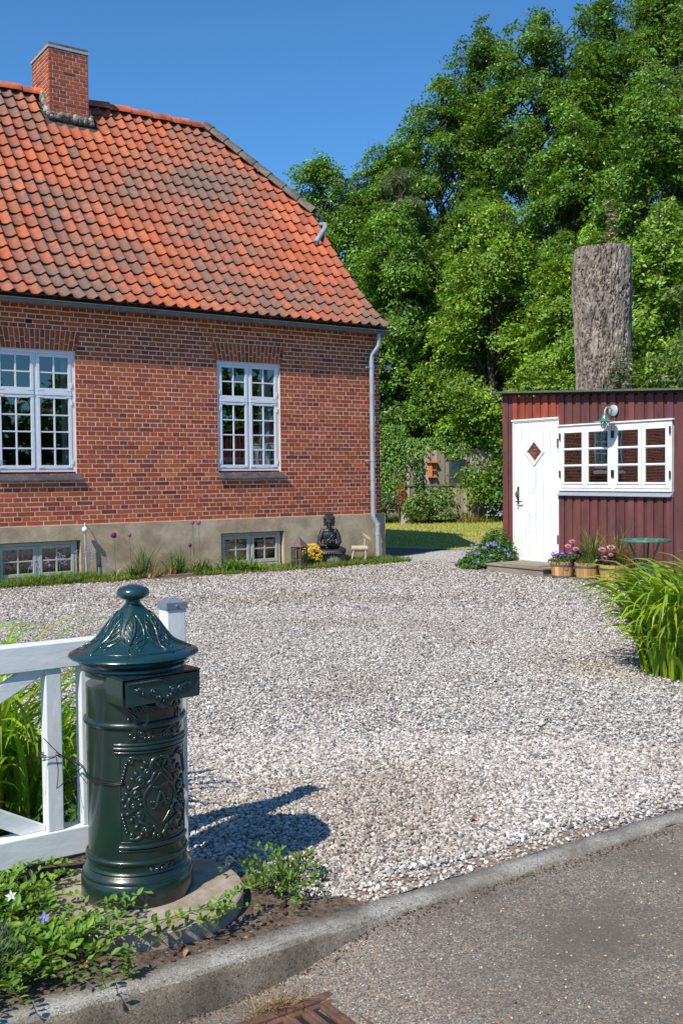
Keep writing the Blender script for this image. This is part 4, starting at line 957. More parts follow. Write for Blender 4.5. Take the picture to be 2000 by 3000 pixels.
def flower_heads(mb, pos, r, col, petals=14, layers=3, up_=None):
    for p in pos:
        for L in range(layers):
            n = petals; a = np.arange(n)*2*pi/n+L*.3; el = .25+.45*L
            d = np.c_[np.cos(a)*cos(el), np.sin(a)*cos(el), np.full(n, sin(el))]
            tl = np.array(up_ if up_ is not None else (-.35,-.35,.85)); tl = tl/np.linalg.norm(tl)
            R = np.array(Vector((0,0,1)).rotation_difference(Vector(tl)).to_matrix()); d = d @ R.T
            s = r*(1-.2*L); Y = d*s; Z = np.tile(tl, (n,1))*s*.6; X = lnorm(np.cross(Y, Z))*s*.8
            scatter(mb, *LEAF, p+d*s*.5, X, Y, Z, np.array(col)*rng.uniform(.75, 1.2, (n,1)))
# plants in the planters: each its own thing
def in_pot(i, n, f=.8, z=0):
    x, y, _, r, h = PL[i]; a = rng.uniform(0, 2*pi, n); q = np.sqrt(rng.random(n))*r*f
    return np.c_[x+q*np.cos(a), y+q*np.sin(a), np.full(n, G+h-.02+z)]
def leaf_mound(mb, centre, rad, n, size, base, up_=.4, tmpl=LEAF2, flat=1.):
    d = lnorm(rng.normal(size=(n,3))); d[:, 2] = np.abs(d[:, 2]); q = rng.uniform(.35, 1., n)**.6
    pos = np.array(centre)+d*np.array(rad)*q[:, None]
    nr = d+np.array([0,0,up_])+rng.normal(0, .45, (n,3)); X, Y, Z = frames(nr, size=size*rng.uniform(.6, 1.25, n)*flat)
    scatter(mb, *tmpl, pos, X, Y, Z, greens(n, base))
p = empty('pansy_plant', (PL[0][0], PL[0][1], G+.2), 'violet pansies growing in the planter next to the step', 'flower')
b = MB(); leaf_mound(b, (PL[0][0], PL[0][1], G+.22), (.20,.21,.13), 520, .04, (.06,.12,.03)); b.build('foliage', m_leafy, p)
b = MB(); q = in_pot(0, 34, 1.05, .08); q[:, 2] += rng.uniform(0, .06, 34); flower_heads(b, q, .024, (.19,.045,.42), 5, 1); q = in_pot(0, 10, 1., .12); flower_heads(b, q, .02, (.42,.28,.62), 5, 1); b.build('blossoms', m_petal, p)
p = empty('heather_tuft', (PL[1][0], PL[1][1], G+.2), 'low mossy green tuft in the middle planter', 'plant')
b = MB(); leaf_mound(b, (PL[1][0]-.06, PL[1][1]-.02, G+.22), (.12,.13,.09), 700, .018, (.10,.16,.04)); b.build('foliage', m_leafy, p)
p = empty('dahlia_plant', (PL[1][0]+.05, PL[1][1]+.1, G+.2), 'three pale pink dahlias at the back of the middle planter', 'flower')
b = MB(); leaf_mound(b, (PL[1][0]+.02, PL[1][1]+.14, G+.28), (.14,.12,.13), 240, .05, (.07,.10,.05)); b.build('foliage', m_leafy, p)
b = MB()
for q in ((10.36, 9.55, .44), (10.35, 9.60, .375), (10.34, 9.47, .355)): b.tube([(10.42, 9.5, G+.22), q], .004, 5)
b.build('stems', mat('stem_green', (.07,.12,.035), .6), p)
for q in ((10.35, 9.55, .455), (10.34, 9.62, .39), (10.33, 9.47, .36)): b = MB(); flower_heads(b, [q], .050, (.68,.30,.46), 16, 4); b.build('blossom', m_petal, p)
p = empty('ornamental_grass', (PL[1][0]+.02, PL[1][1]-.1, G+.2), 'tall green ornamental grass in the middle planter', 'grass')
b = MB(); n = 120; q = np.c_[rng.normal(10.45, .035, n), rng.normal(9.27, .035, n), np.full(n, G+.2)]; blades(b, q, rng.uniform(0, 2*pi, n), rng.uniform(.25, .62, n), .013, lift=rng.uniform(1.1, 1.55, n), droop=rng.uniform(.3, 1.3, n), cols=greens(n, (.15,.20,.05))); b.build('blades', m_blade, p)
p = empty('brown_sedge', (PL[2][0]+.06, PL[2][1]-.1, G+.2), 'brownish sedge fanning out of the rightmost planter', 'grass')
b = MB(); n = 170; q = np.c_[rng.normal(10.52, .035, n), rng.normal(8.86, .035, n), np.full(n, G+.2)]; blades(b, q, rng.uniform(0, 2*pi, n), rng.uniform(.25, .66, n), .008, lift=rng.uniform(.9, 1.5, n), droop=rng.uniform(.3, 1.5, n), cols=greens(n, (.24,.19,.07))); b.build('blades', m_blade, p)
p = empty('dahlia_plant', (PL[2][0]-.05, PL[2][1]+.1, G+.2), 'pink dahlias over nearly black leaves in the rightmost planter', 'flower')
b = MB(); leaf_mound(b, (PL[2][0]-.06, PL[2][1]+.04, G+.25), (.17,.18,.12), 260, .06, (.045,.028,.035)); b.build('foliage', m_leafy, p)
for q, s in (((10.35, 9.03, .375), .058), ((10.36, 8.89, .41), .062), ((10.33, 8.97, .27), .05), ((10.34, 8.87, .315), .04)): b = MB(); flower_heads(b, [q], s, (.66,.28,.48) if s < .06 else (.75,.42,.50), 18, 4); b.build('blossom', m_petal, p)
st_ = MB(); st_.ell((10.40, 9.15, G+.26), (.035,.045,.035), 9, 6); tag(st_.build('stone', mat('fieldstone', (.36,.33,.29), .9, .2, 30, .6, 40), smooth=True), 'rounded grey stone wedged between the middle and rightmost planters', 'stone')

# ------------------------------------------------------------------ green bistro table
m_tgreen = mat('verdigris_paint', (.035,.135,.10), .45, .35, 16, .3, 60, col2=(.10,.20,.16), vs2=30, split=.62)
tx, ty = 9.86, 7.93; tt = .58
bt = empty('bistro_table', (tx, ty, G), 'round green cast iron bistro table against the red shed', 'table')
b = MB(); b.lathe([(.272,-.012),(.285,-.018),(.30,-.014),(.302,-.002),(.295,.008),(.272,.006),(.270,-.004),(.272,-.012)], 44, (tx, ty, tt))
for q in (.03, .10, .175, .235): b.tube([(tx+q*cos(a), ty+q*sin(a), tt) for a in np.linspace(0, 2*pi, 33)], .0065, 6)
for k in range(14):
    a = 2*pi*k/14
    for s_ in (-1, 1): b.tube([(tx+q*cos(a+s_*w_), ty+q*sin(a+s_*w_), tt) for q, w_ in ((.03,0),(.07,.16),(.10,0),(.14,.17),(.175,0),(.21,.14),(.235,0),(.255,.11),(.275,0))], .006, 6)
    b.tube([(tx+.253*cos(a+.22)+.016*cos(t), ty+.253*sin(a+.22)+.016*sin(t), tt) for t in np.linspace(0, 2*pi, 9)], .005, 5)
b.build('table_top', m_tgreen, bt, smooth=40)
for k in range(3):
    a = k*2*pi/3+.5; b = MB(); c_, s_ = cos(a), sin(a)
    P = [(.20, tt-.02), (.16, tt-.12), (.10, tt-.24), (.055, tt-.34), (.06, tt-.42), (.13, tt-.50), (.20, tt-.57), (.235, G+.01)]
    b.tube([(tx+r*c_, ty+r*s_, z) for r, z in P], [.011,.012,.013,.014,.014,.013,.012,.014], 8)
    b.tube([(tx+(.07+.045*cos(t))*c_, ty+(.07+.045*cos(t))*s_, tt-.44+.05*sin(t)) for t in np.linspace(-1.2, 4.2, 14)], .007, 6)
    b.build('leg', m_tgreen, bt, smooth=40)
b = MB(); b.lathe([(.045,-.01),(.06,0),(.045,.012)], 16, (tx, ty, tt-.33)); b.tube([(tx-.03,ty,tt-.33),(tx-.03,ty,tt-.02)], .006, 6); b.build('collar', m_tgreen, bt)
# ================================================================== THINGS ALONG THE HOUSE WALL
# white capped vent pipe and the short one by it
b = MB(); v1 = empty('vent_pipe', (5.115, 13.88, G), 'thin grey vent pipe with a round white cap at the cellar window', 'pipe')
b.tube([(5.13, 13.88, G), (5.118, 13.88, .3), (5.108, 13.88, .62)], .016, 10); b.build('pipe', m_pipe, v1)
b = MB(); b.ell((5.106, 13.875, .655), (.042,.042,.045)); b.tube([(5.106, 13.875, .69), (5.13, 13.93, .75), (5.14, 13.975, .735)], .006, 6); b.build('cap', mat('cap_white', (.68,.73,.74), .4), v1, smooth=True)
b = MB(); v1 = empty('garden_light', (5.25, 13.72, G), 'short garden light stake with a dark violet head', 'garden light')
b.tube([(5.25, 13.72, G), (5.25, 13.72, .13)], .013, 10); b.build('stake', m_pipe, v1)
b = MB(); b.lathe([(0,0),(.02,.0),(.028,.03),(.022,.07),(0,.085)], 12, (5.25, 13.72, .13)); b.build('head', mat('violet_dark', (.07,.045,.10), .4), v1, smooth=40)

# lantern
lt = empty('metal_lantern', (8.325, 13.3, G), 'dark rusty metal lantern with a pyramid roof beside the yellow flowers', 'lantern')
m_rust = mat('dark_rust', (.075,.055,.045), .75, .3, 20, .5, 60, col2=(.12,.08,.06), vs2=12)
lx_, ly_ = 8.325, 13.3; Rz = radians(25); hw_ = .085
def lb(mb, *a): mb.box(*a, M=TR(lx_, ly_, 0, Rz))
b = MB(); z0 = G+.02; z1 = z0+.27
for sx in (-1, 1):
    for sy in (-1, 1): lb(b, sx*hw_-.009, sx*hw_+.009, sy*hw_-.009, sy*hw_+.009, z0-.02, z1+.04)
for z in (z0, z0+.12, z1): 
    for s_ in (-1, 1): lb(b, -hw_+.01, hw_-.01, s_*hw_-.006, s_*hw_+.006, z, z+.012); lb(b, s_*hw_-.006, s_*hw_+.006, -hw_+.01, hw_-.01, z, z+.012)
for s_ in (-1, 1):
    for t in (-.5, 0, .5): lb(b, t*hw_-.003, t*hw_+.003, s_*hw_-.004, s_*hw_+.004, z0+.012, z1); lb(b, s_*hw_-.004, s_*hw_+.004, t*hw_-.003, t*hw_+.003, z0+.012, z1)
for s_ in (-1, 1): lb(b, -hw_, hw_, s_*hw_-.003, s_*hw_+.003, z1+.028, z1+.05); lb(b, s_*hw_-.003, s_*hw_+.003, -hw_, hw_, z1+.028, z1+.05)
lb(b, -hw_, hw_, -hw_, hw_, z0-.012, z0-.004); b.build('cage', m_rust, lt)
b = MB(); h_ = .11; V = np.array([(-h_,-h_,z1+.05),(h_,-h_,z1+.05),(h_,h_,z1+.05),(-h_,h_,z1+.05),(-.012,-.012,z1+.19),(.012,-.012,z1+.19),(.012,.012,z1+.19),(-.012,.012,z1+.19)])
b.add(xf(V, TR(lx_, ly_, 0, Rz)), np.array([(0,3,2,1),(4,5,6,7),(0,1,5,4),(1,2,6,5),(2,3,7,6),(3,0,4,7)])); b.lathe([(.006,0),(.012,.015),(0,.025)], 8, (lx_, ly_, z1+.19)); b.build('roof', mat('rust_brown', (.13,.09,.075), .75, .2, 20), lt)
# yellow wallflower
yf = empty('yellow_flower_plant', (8.70, 13.55, G), 'low clump of bright yellow flowers between lantern and seated statue', 'flower')
b = MB(); leaf_mound(b, (8.68, 13.55, G+.05), (.20,.14,.19), 500, .04, (.06,.12,.03)); b.build('foliage', m_leafy, yf)
b = MB(); d = lnorm(rng.normal(size=(120,3))); d[:,2] = np.abs(d[:,2])*1.2; d[:,1] = -np.abs(d[:,1]); q = np.array((8.68, 13.52, G+.10))+d*np.array([.20,.12,.21]); flower_heads(b, q, .028, (.85,.60,.01), 5, 2); b.build('blossoms', m_petal, yf)
# stump slice under the statue
m_bark = mat('old_bark', (.16,.13,.10), .95, .4, 9, 1., 26, col2=(.25,.215,.17), vs2=6, stretch=(1,1,.35), bdist=.03)
ss = empty('log_slice', (9.19, 13.66, G), 'low sawn log slice carrying the black seated statue', 'stump')
b = MB(); nn = 40; rr = .235+.02*np.sin(np.arange(nn)*2*pi/nn*3)+rng.normal(0, .006, nn)
V = [(9.19+rr[i]*cos(2*pi*i/nn)*k, 13.66+rr[i]*sin(2*pi*i/nn)*k*.9, z) for z, k in ((G-.01,1.04),(.04,1.0),(.108,.99)) for i in range(nn)]
b.add(V, [(j*nn+i, j*nn+(i+1)%nn, (j+1)*nn+(i+1)%nn, (j+1)*nn+i) for j in (0,1) for i in range(nn)]); b.build('bark', m_bark, ss)
b = MB(); b.add([V[2*nn+i] for i in range(nn)], [tuple(range(nn))]); b.build('cut_face', mat('cut_wood', (.36,.30,.22), .9, .2, 30), ss)

# ------------------------------------------------------------------ seated statue (one continuous figure, grown from overlapping forms and remeshed)
m_stat = mat('black_stone', (.022,.023,.027), .42, .2, 20, .25, 60, spec=.5)
SZ = .112; sx, sy = 9.13, 13.66
stt = empty('seated_statue', (sx, sy, SZ), 'black seated meditating statue holding a lotus bowl on a log slice', 'statue')
FA = math.atan2(-.85, -.50)               # it faces the yard, turned towards the camera
Mst = Matrix.Translation((sx, sy, SZ)) @ Matrix.Rotation(FA+pi/2, 4, 'Z') @ Matrix.Scale(1.08, 4)    # local -Y is its front
b = MB()
def E(o, r, M=None): b.ell((0,0,0), r, 18, 12, M=Mst @ Matrix.Translation(o) @ (M or Matrix.Identity(4)))
def T(pts, rad): 
    b.tube([tuple(Mst @ Vector(p)) for p in pts], rad, 12)
    for p_, r_ in ((pts[0], rad[0]), (pts[-1], rad[-1])): b.ell(tuple(Mst @ Vector(p_)), (r_,r_,r_), 12, 8)
E((0,.03,.05), (.17,.11,.075)); E((0,.01,.17), (.098,.07,.12)); E((0,.015,.27), (.112,.068,.10)); E((0,.01,.345), (.105,.055,.045))   # hips, belly, chest
HS = 1.34; HZ = .415
def EH(o, r): E((o[0]*HS, o[1]*HS, HZ+(o[2]-.43)*HS), tuple(q*HS for q in r))
def TH_(pts, rad): T([(p[0]*HS, p[1]*HS, HZ+(p[2]-.43)*HS) for p in pts], [q*HS for q in rad])
T([(0,0,.36),(0,-.004,.43)], [.046,.042]); EH((0,-.012,.485), (.050,.054,.064)); EH((0,-.006,.505), (.057,.060,.055)); EH((0,.002,.560), (.036,.036,.034))
for s_ in (-1, 1):
    T([(s_*.098,.01,.345),(s_*.135,-.005,.26),(s_*.150,-.02,.175),(s_*.12,-.08,.135),(s_*.055,-.125,.135)], [.042,.043,.040,.032,.024])    # arm in a wide sleeve
    T([(s_*.06,.02,.06),(s_*.15,-.04,.06),(s_*.195,-.09,.055)], [.070,.068,.058]); T([(s_*.195,-.09,.055),(s_*.12,-.145,.045),(s_*.0,-.165,.04)], [.058,.045,.034])    # thigh, folded shin
    TH_([(s_*.05,.0,.455),(s_*.056,-.004,.49)], [.010,.012]); TH_([(s_*.052,-.004,.44),(s_*.053,-.004,.485)], [.009,.011])    # long ears
    E((s_*.06,-.135,.135), (.030,.032,.020))                                                                            # hands under the bowl
    for k in range(4): T([(s_*(.062-.010*k),-.135,.142),(s_*(.045-.008*k),-.168,.150-.004*k),(s_*(.030-.006*k),-.172,.165-.004*k)], [.0085,.008,.006])
TH_([(0,-.062,.497),(0,-.075,.474)], [.007,.0115]); EH((0,-.060,.452), (.018,.009,.006)); EH((0,-.052,.430), (.018,.016,.014))    # nose, mouth, chin
for s_ in (-1, 1): EH((s_*.021,-.0575,.490), (.013,.007,.006)); EH((s_*.021,-.055,.504), (.016,.008,.004))                        # closed lids, brows
for i in range(14): # robe folds falling over the crossed legs
    a = -1.25+2.5*i/13; T([(sin(a)*.06,-.10,.085),(sin(a)*.15,-.165-.02*cos(a),.05),(sin(a)*.19,-.185-.015*cos(a),.012)], [.012,.015,.014])
for k in range(5): T([(-.10+.01*k,-.055-.002*k,.33-.035*k),(0,-.078,.29-.04*k),(.09-.01*k,-.055,.33-.03*k)], [.006,.007,.006])
T([(.10,-.03,.36),(.02,-.07,.25),(-.08,-.075,.17)], [.010,.013,.012])
E((0,.02,.02), (.20,.15,.03))
body = b.build('figure', m_stat, stt, smooth=True)
rmod = body.modifiers.new('remesh', 'REMESH'); rmod.mode = 'VOXEL'; rmod.voxel_size = .0045; rmod.use_smooth_shade = True
sm_ = body.modifiers.new('smooth', 'SMOOTH'); sm_.iterations = 2; sm_.factor = .5
b = MB()                                   # hair: rows of small curls
for j in range(9):
    t = j/8; zc = .512+.062*t; q = .061*cos(t*1.2) if j < 6 else .038*(1-((j-6)/4)**2)
    if j >= 6: zc = .560+.010*(j-6)
    m_ = max(5, int(2*pi*q/.0145))
    for i in range(m_):
        a = 2*pi*(i+.5*(j % 2))/m_
        if j < 1 and sin(a) < -.3: continue
        b.ell(tuple(Mst @ Vector((HS*q*cos(a), HS*(-.003+q*sin(a)*1.03), HZ+(zc-.43)*HS))), (.0115,.0115,.0115), 6, 5)
b.ell(tuple(Mst @ Vector((0,.0,HZ+.175*HS))), (.012,.012,.010), 8, 6)
b.build('hair', m_stat, stt, smooth=True)
b = MB()                                   # lotus bowl with petals
b.lathe([(0,0),(.035,.0),(.055,.02),(.070,.05),(.066,.052),(.05,.03),(0,.02)], 24, (0,0,0)); 
for L, (r_, z_, n_) in enumerate(((.045,.006,9),(.062,.028,10),(.070,.05,9))):
    for i in range(n_):
        a = 2*pi*(i+.5*L)/n_; b.ell((r_*cos(a), r_*sin(a), z_+.01), (.021,.021,.017), 8, 6)
b.v = [xf(v, Mst @ Matrix.Translation((0,-.145,.145))) for v in b.v]
b.build('lotus_bowl', m_stat, stt, smooth=True)

# ------------------------------------------------------------------ birch log deer
dr = empty('birch_deer', (9.72, 13.62, G), 'little deer figure made of birch logs standing in the grass by the downpipe', 'garden figure')
m_birch = mat('birch_bark', (.45,.37,.27), .8, .3, 12, .4, 40, col2=(.13,.10,.08), vs2=26, split=.68, stretch=(1,1,1)); m_cut = mat('log_end', (.42,.27,.15), .9, .2, 40)
def log(name, p0, p1, r, par=dr):
    b = MB(); p0, p1 = Vector(p0), Vector(p1); b.tube([p0, p0.lerp(p1, .33), p0.lerp(p1, .66), p1], [r*1.03, r*.97, r, r*.98], 14); o = b.build(name, m_birch, par, smooth=40)
    o.data.materials.append(m_cut)
    for pl_ in o.data.polygons:
        if len(pl_.vertices) > 4: pl_.material_index = 1; pl_.use_smooth = False
    return o
c0 = Vector((9.70, 13.62, .175)); ax = Vector((.86, -.50, 0)).normalized(); sd = Vector((-ax.y, ax.x, 0))
log('body', c0-ax*.135, c0+ax*.135, .050)
for s_, e in ((-1,-.09),(1,-.09),(-1,.10),(1,.10)): log('leg', c0+ax*e+sd*s_*.018, c0+ax*(e*1.25-.03)+sd*s_*.07-Vector((0,0,.235)), .014)
log('neck', c0+ax*.085, c0+ax*.10+Vector((0,0,.19)), .017); log('head', c0+ax*.055+Vector((0,0,.235)), c0+ax*.165+Vector((0,0,.150)), .034)
for s_ in (-1,1): log('ear', c0+ax*.07+sd*s_*.015+Vector((0,0,.235)), c0+ax*.05+sd*s_*.04+Vector((0,0,.265)), .006)
# ================================================================== THE PILLAR POST BOX
BX, BY = 1.343, 3.204
pbx = empty('pillar_post_box', (BX, BY, .0), 'dark green cast iron pillar post box with domed lid and raised scroll ornament', 'post box')
m_pg = mat('bottle_green_enamel', (.0065,.023,.0175), .32, .25, 6, .35, 70, coat=.55, spec=.5, bdist=.002, col2=(.009,.020,.017), vs2=4)
m_lid = mat('teal_green_enamel', (.008,.042,.046), .27, .3, 5, .35, 60, coat=.6, spec=.5, bdist=.0025, col2=(.008,.034,.036), vs2=6)
ped = MB(); nn = 72; V = []
for z, k in ((-.10,1.),(-.004,1.),(.0,.985)):
    for i in range(nn): V.append((1.345+.335*k*cos(2*pi*i/nn), 3.160+.335*k*sin(2*pi*i/nn), z))
ped.add(V, [(j*nn+i, j*nn+(i+1)%nn, (j+1)*nn+(i+1)%nn, (j+1)*nn+i) for j in (0,1) for i in range(nn)]+[tuple(2*nn+i for i in range(nn))])
tag(ped.build('concrete_disc', mat('disc_concrete', (.29,.225,.155), .92, .28, 7, .6, 90, col2=(.33,.29,.24), vs2=14, bdist=.003), smooth=30), 'round brownish concrete slab under the green post box', 'slab')
R0 = .161
DOME = [(.030,.968),(.036,.962),(.048,.950),(.064,.934),(.082,.913),(.098,.890),(.113,.868),(.131,.850),(.154,.836),(.178,.826),(.200,.818),(.213,.813)]
b = MB(); b.lathe([(0,.71)]+[(R0,.71),(R0,.605),(.169,.600),(.172,.592),(.169,.584),(R0,.579),(R0,.152),(.169,.149),(.172,.142),(.169,.135),(R0+.001,.130),(R0+.001,.114),(.168,.111),(.171,.105),(.168,.099),(.170,.096),(.180,.088),(.184,.078),(.182,.074),(.187,.068),(.188,.004),(.186,.0),(0,.0)][::1], 96, (BX, BY, 0))
b.f = [f[:, ::-1] for f in b.f]
body = b.build('body', m_pg, pbx, smooth=50)
b = MB(); b.lathe([(0,.74),(R0+.002,.74),(R0+.002,.752),(.170,.757),(.173,.765),(.170,.772),(.180,.778),(.188,.788),(.186,.793),(.194,.797),(.211,.800),(.217,.806)]+DOME[::-1]+[(.028,.970),(.024,.978),(.026,.985),(.040,.990),(.052,.998),(.056,1.008),(.052,1.020),(.043,1.027),(.028,1.033),(.012,1.037),(0,1.038)], 96, (BX, BY, 0))
lid = b.build('lid', m_lid, pbx, smooth=50)
TH = radians(-84.0); NV = np.array([cos(TH), sin(TH), 0]); TV = np.array([-sin(TH), cos(TH), 0])
def cyl(s, z, l=0., R=R0):
    a = s/R; return np.array([BX, BY, z])+(R+l)*(NV*cos(a)+TV*sin(a))
def smooth_pts(P, k=6):
    P = np.array(P, float); Q = np.vstack([2*P[0]-P[1], P, 2*P[-1]-P[-2]]); out = []
    for i in range(1, len(Q)-2):
        for t in np.arange(k)/k:
            out.append(.5*((2*Q[i])+(-Q[i-1]+Q[i+1])*t+(2*Q[i-1]-5*Q[i]+4*Q[i+1]-Q[i+2])*t*t+(-Q[i-1]+3*Q[i]-3*Q[i+1]+Q[i+2])*t**3))
    out.append(P[-1]); return np.array(out)
def rel(mb, P, r, l=.0005, mir=True, taper=True, R=R0, f=cyl):
    Q = smooth_pts(P)
    for sg in ((1, -1) if mir else (1,)):
        pts = [f(sg*s, z, l) for s, z in Q]; n = len(pts); t = np.linspace(0, 1, n)
        rr = 1.5*r*(np.minimum(1, .45+3*np.minimum(t, 1-t)) if taper else np.ones(n)); mb.tube(pts, rr, 7)
def vol(mb, c, r, a0, turns, sg, w=.0055, mir=True, f=cyl, lead=None):
    """a volute: spiral ending in a bead"""
    t = np.linspace(0, 1, 16); P = [(c[0]+r*(1-.8*q)*cos(a0+sg*turns*2*pi*q), c[1]+r*(1-.8*q)*sin(a0+sg*turns*2*pi*q)) for q in t]
    if lead: P = list(lead)+P
    Q = smooth_pts(P, 2)
    for s_ in ((1, -1) if mir else (1,)):
        pts = [f(s_*p[0], p[1], .001) for p in Q]; n = len(pts); mb.tube(pts, w*1.4*np.linspace(.6, 1, n), 7); mb.ell(f(s_*P[-1][0], P[-1][1], .001), (w*1.7,)*3, 7, 5)
def drop(mb, s, z, ln, w, ang, mir=True, f=cyl):
    for s_ in ((1, -1) if mir else (1,)):
        P = [f(s_*(s+ln*q*cos(ang)), z+ln*q*sin(ang), .0005) for q in (-.5,-.25,0,.25,.5)]; w_ = w*1.75; mb.tube(P, [w_*.25,w_*.8,w_,w_*.7,w_*.15], 7)
rl = MB()
# door panel edges, mouldings
def arc(mb, s0, s1, z, r, l=0., n=24): mb.tube([cyl(s0+(s1-s0)*i/n, z, l) for i in range(n+1)], r, 8)
PW = .137
mo = MB(); 
for z, r in ((.532,.0065),(.519,.0085),(.506,.005)): arc(mo, -PW-.012, PW+.012, z, r, .002)
arc(mo, -PW, PW, .196, .008, .002); arc(mo, -PW, PW, .184, .004, .001)
arc(mo, -PW+.004, PW-.004, .498, .0025); arc(mo, -PW+.004, PW-.004, .212, .0025)
for s_ in (-1, 1): mo.tube([cyl(s_*(PW-.004), z, 0) for z in np.linspace(.212, .498, 6)], .0025, 6)
mo.build('door_moulding', m_pg, body, smooth=60)
# main scroll work on the door
rel(rl, [(0,.485),(.022,.478),(.034,.460),(.030,.440)], .006); vol(rl, (.044,.440), .015, pi, 1.2, 1)
vol(rl, (.066,.412), .017, 2.2, 1.3, -1, lead=[(.020,.452),(.040,.425)]); rel(rl, [(.012,.442),(.026,.425),(.034,.410),(.050,.398)], .0045)
vol(rl, (.082,.372), .018, pi*.5, 1.2, -1, lead=[(.045,.395),(.066,.398)]); vol(rl, (.090,.330), .014, -.5, 1.2, -1)
rel(rl, [(.100,.360),(.108,.340),(.104,.318),(.088,.300)], .0055); vol(rl, (.072,.300), .017, 0, 1.25, -1)
rel(rl, [(.078,.283),(.060,.272),(.042,.262),(.030,.246)], .0055); vol(rl, (.052,.250), .013, pi, 1.2, 1); rel(rl, [(.026,.262),(.018,.245),(.010,.232),(0,.226)], .005)
rel(rl, [(.0,.430),(.014,.418),(.030,.400),(.052,.372),(.058,.345),(.050,.318),(.034,.295),(.012,.270),(0,.262)], .0035, taper=False)
for s, z, ln, w, a in ((.0,.470,.034,.006,pi/2),(.010,.462,.030,.005,1.2),(.018,.470,.024,.0045,.9),(.050,.470,.024,.005,.7),(.060,.455,.022,.0045,.2),(.080,.436,.024,.005,.9),(.092,.420,.022,.0045,.5),(.104,.392,.024,.005,1.0),(.112,.372,.02,.004,.6),(.116,.330,.024,.005,-.5),(.110,.305,.024,.005,-.9),(.098,.284,.024,.005,-1.2),(.082,.262,.024,.005,-.8),(.066,.238,.022,.0045,-.6),(.050,.232,.02,.004,-1.2),(.026,.230,.026,.005,-1.2),(.012,.222,.026,.005,-1.4),(.070,.352,.026,.0045,.1),(.066,.335,.024,.004,-.3),(.124,.352,.022,.005,0.)): drop(rl, s, z, ln, w, a)
# corners
for zc, sg in ((.478, 1), (.235, -1)):
    vol(rl, (.098, zc), .012, 0, 1.1, sg, .0045, lead=[(.128, zc-sg*.075), (.126, zc-sg*.045), (.118, zc-sg*.015)]); rel(rl, [(.108, zc+sg*.010), (.085, zc+sg*.012), (.062, zc+sg*.002)], .0045)
    for i in range(6): drop(rl, .127-.003*i, zc-sg*(.065-.011*i), .018, .0042, sg*(2.0+.12*i))
# central badge: a letter A under a small horn, with crossing scroll
rel(rl, [(-.020,.318),(-.008,.350),(0,.372)], .0036, mir=False, taper=False); rel(rl, [(.020,.318),(.008,.350),(0,.372)], .0036, mir=False, taper=False)
rel(rl, [(-.026,.340),(0,.334),(.026,.344)], .0032, mir=False); rel(rl, [(-.028,.388),(-.008,.384),(.014,.387),(.032,.396)], .0045, mir=False); rel(rl, [(0,.372),(0,.384)], .003, mir=False)
vol(rl, (.030,.336), .009, pi, 1.0, 1, .003); 
for s in (-.022, .022): rel(rl, [(s-.008,.316),(s+.008,.316)], .003, mir=False)
# cartouche under the flap, rosette on the foot
for s in (1,):
    vol(rl, (.060,.566), .014, pi*.5, 1.1, -1, .0045, lead=[(.0,.556),(.02,.566),(.045,.580)]); vol(rl, (.022,.552), .010, 0, 1.1, 1, .004); rel(rl, [(.072,.556),(.084,.580),(.078,.606),(.088,.634)], .006); vol(rl, (.070,.642), .013, 0, 1.1, 1, .0045)
    rel(rl, [(.0,.660),(.03,.652),(.055,.660)], .006)
for s, z, ln, w, a in ((.036,.550,.020,.0045,-.9),(.050,.550,.018,.004,-1.1),(.084,.552,.024,.005,-.7),(.096,.565,.022,.0045,-.2),(.096,.590,.022,.0045,.4),(.100,.615,.02,.004,.8),(.096,.645,.02,.004,1.2),(.012,.648,.02,.005,-1.2),(.028,.643,.018,.0045,-1.2),(.044,.648,.018,.0045,-1.0)): drop(rl, s, z, ln, w, a)
rel(rl, [(-.062,.578),(-.062,.636),(.062,.636),(.062,.578),(-.062,.578)], .0025, mir=False, taper=False)
for i in range(7): a = -.3+i*(pi+.6)/6; drop(rl, .016*cos(a), .120+.017*sin(a), .026, .0048, a, mir=False)
vol(rl, (.034,.112), .011, pi*.5, 1.1, -1, .004); rl.ell(cyl(0,.114,.003), (.008,.008,.008), 8, 6)
rl.build('scroll_relief', m_pg, body, smooth=True)
# letter flap box
Mb = Matrix.Translation((BX, BY, 0)) @ Matrix.Rotation(TH+pi/2, 4, 'Z')     # local -Y = towards the front
fb = MB(); hw_ = .139
def pl(mb, pts, th=.004):
    P = np.array(pts, float); n_ = lnorm(np.cross(P[1]-P[0], P[2]-P[0])); V = np.vstack([P, P-n_*th]); k = len(P)
    mb.add(xf(V, Mb), [tuple(range(k)), tuple(range(2*k-1, k-1, -1))]+[(i, k+i, k+(i+1)%k, (i+1)%k) for i in range(k)])
yf_, yb = -.182, -.055
pl(fb, [(-hw_,yb,.768),(-hw_-.004,yf_-.006,.756),(hw_+.004,yf_-.006,.756),(hw_,yb,.768)], -.004) if False else None
fb.box(-hw_-.004, hw_+.004, yf_-.008, yb, .7555, .7605, M=Mb)
for s_ in (-1, 1): 
    P = [(s_*hw_,yb,.755),(s_*hw_,yb,.672),(s_*hw_,yf_,.672),(s_*hw_,yf_,.755)]; P = P if s_ > 0 else P[::-1]; pl(fb, P, .005)
fb.box(-hw_+.006, hw_-.006, yf_+.05, yb, .676, .755, M=Mb)
fbo = fb.build('slot_box', m_pg, pbx, bevel=.0015)
ff = MB(); M2 = Mb @ Matrix.Translation((0, yf_-.001, .750)) @ Matrix.Rotation(radians(-4), 4, 'X')
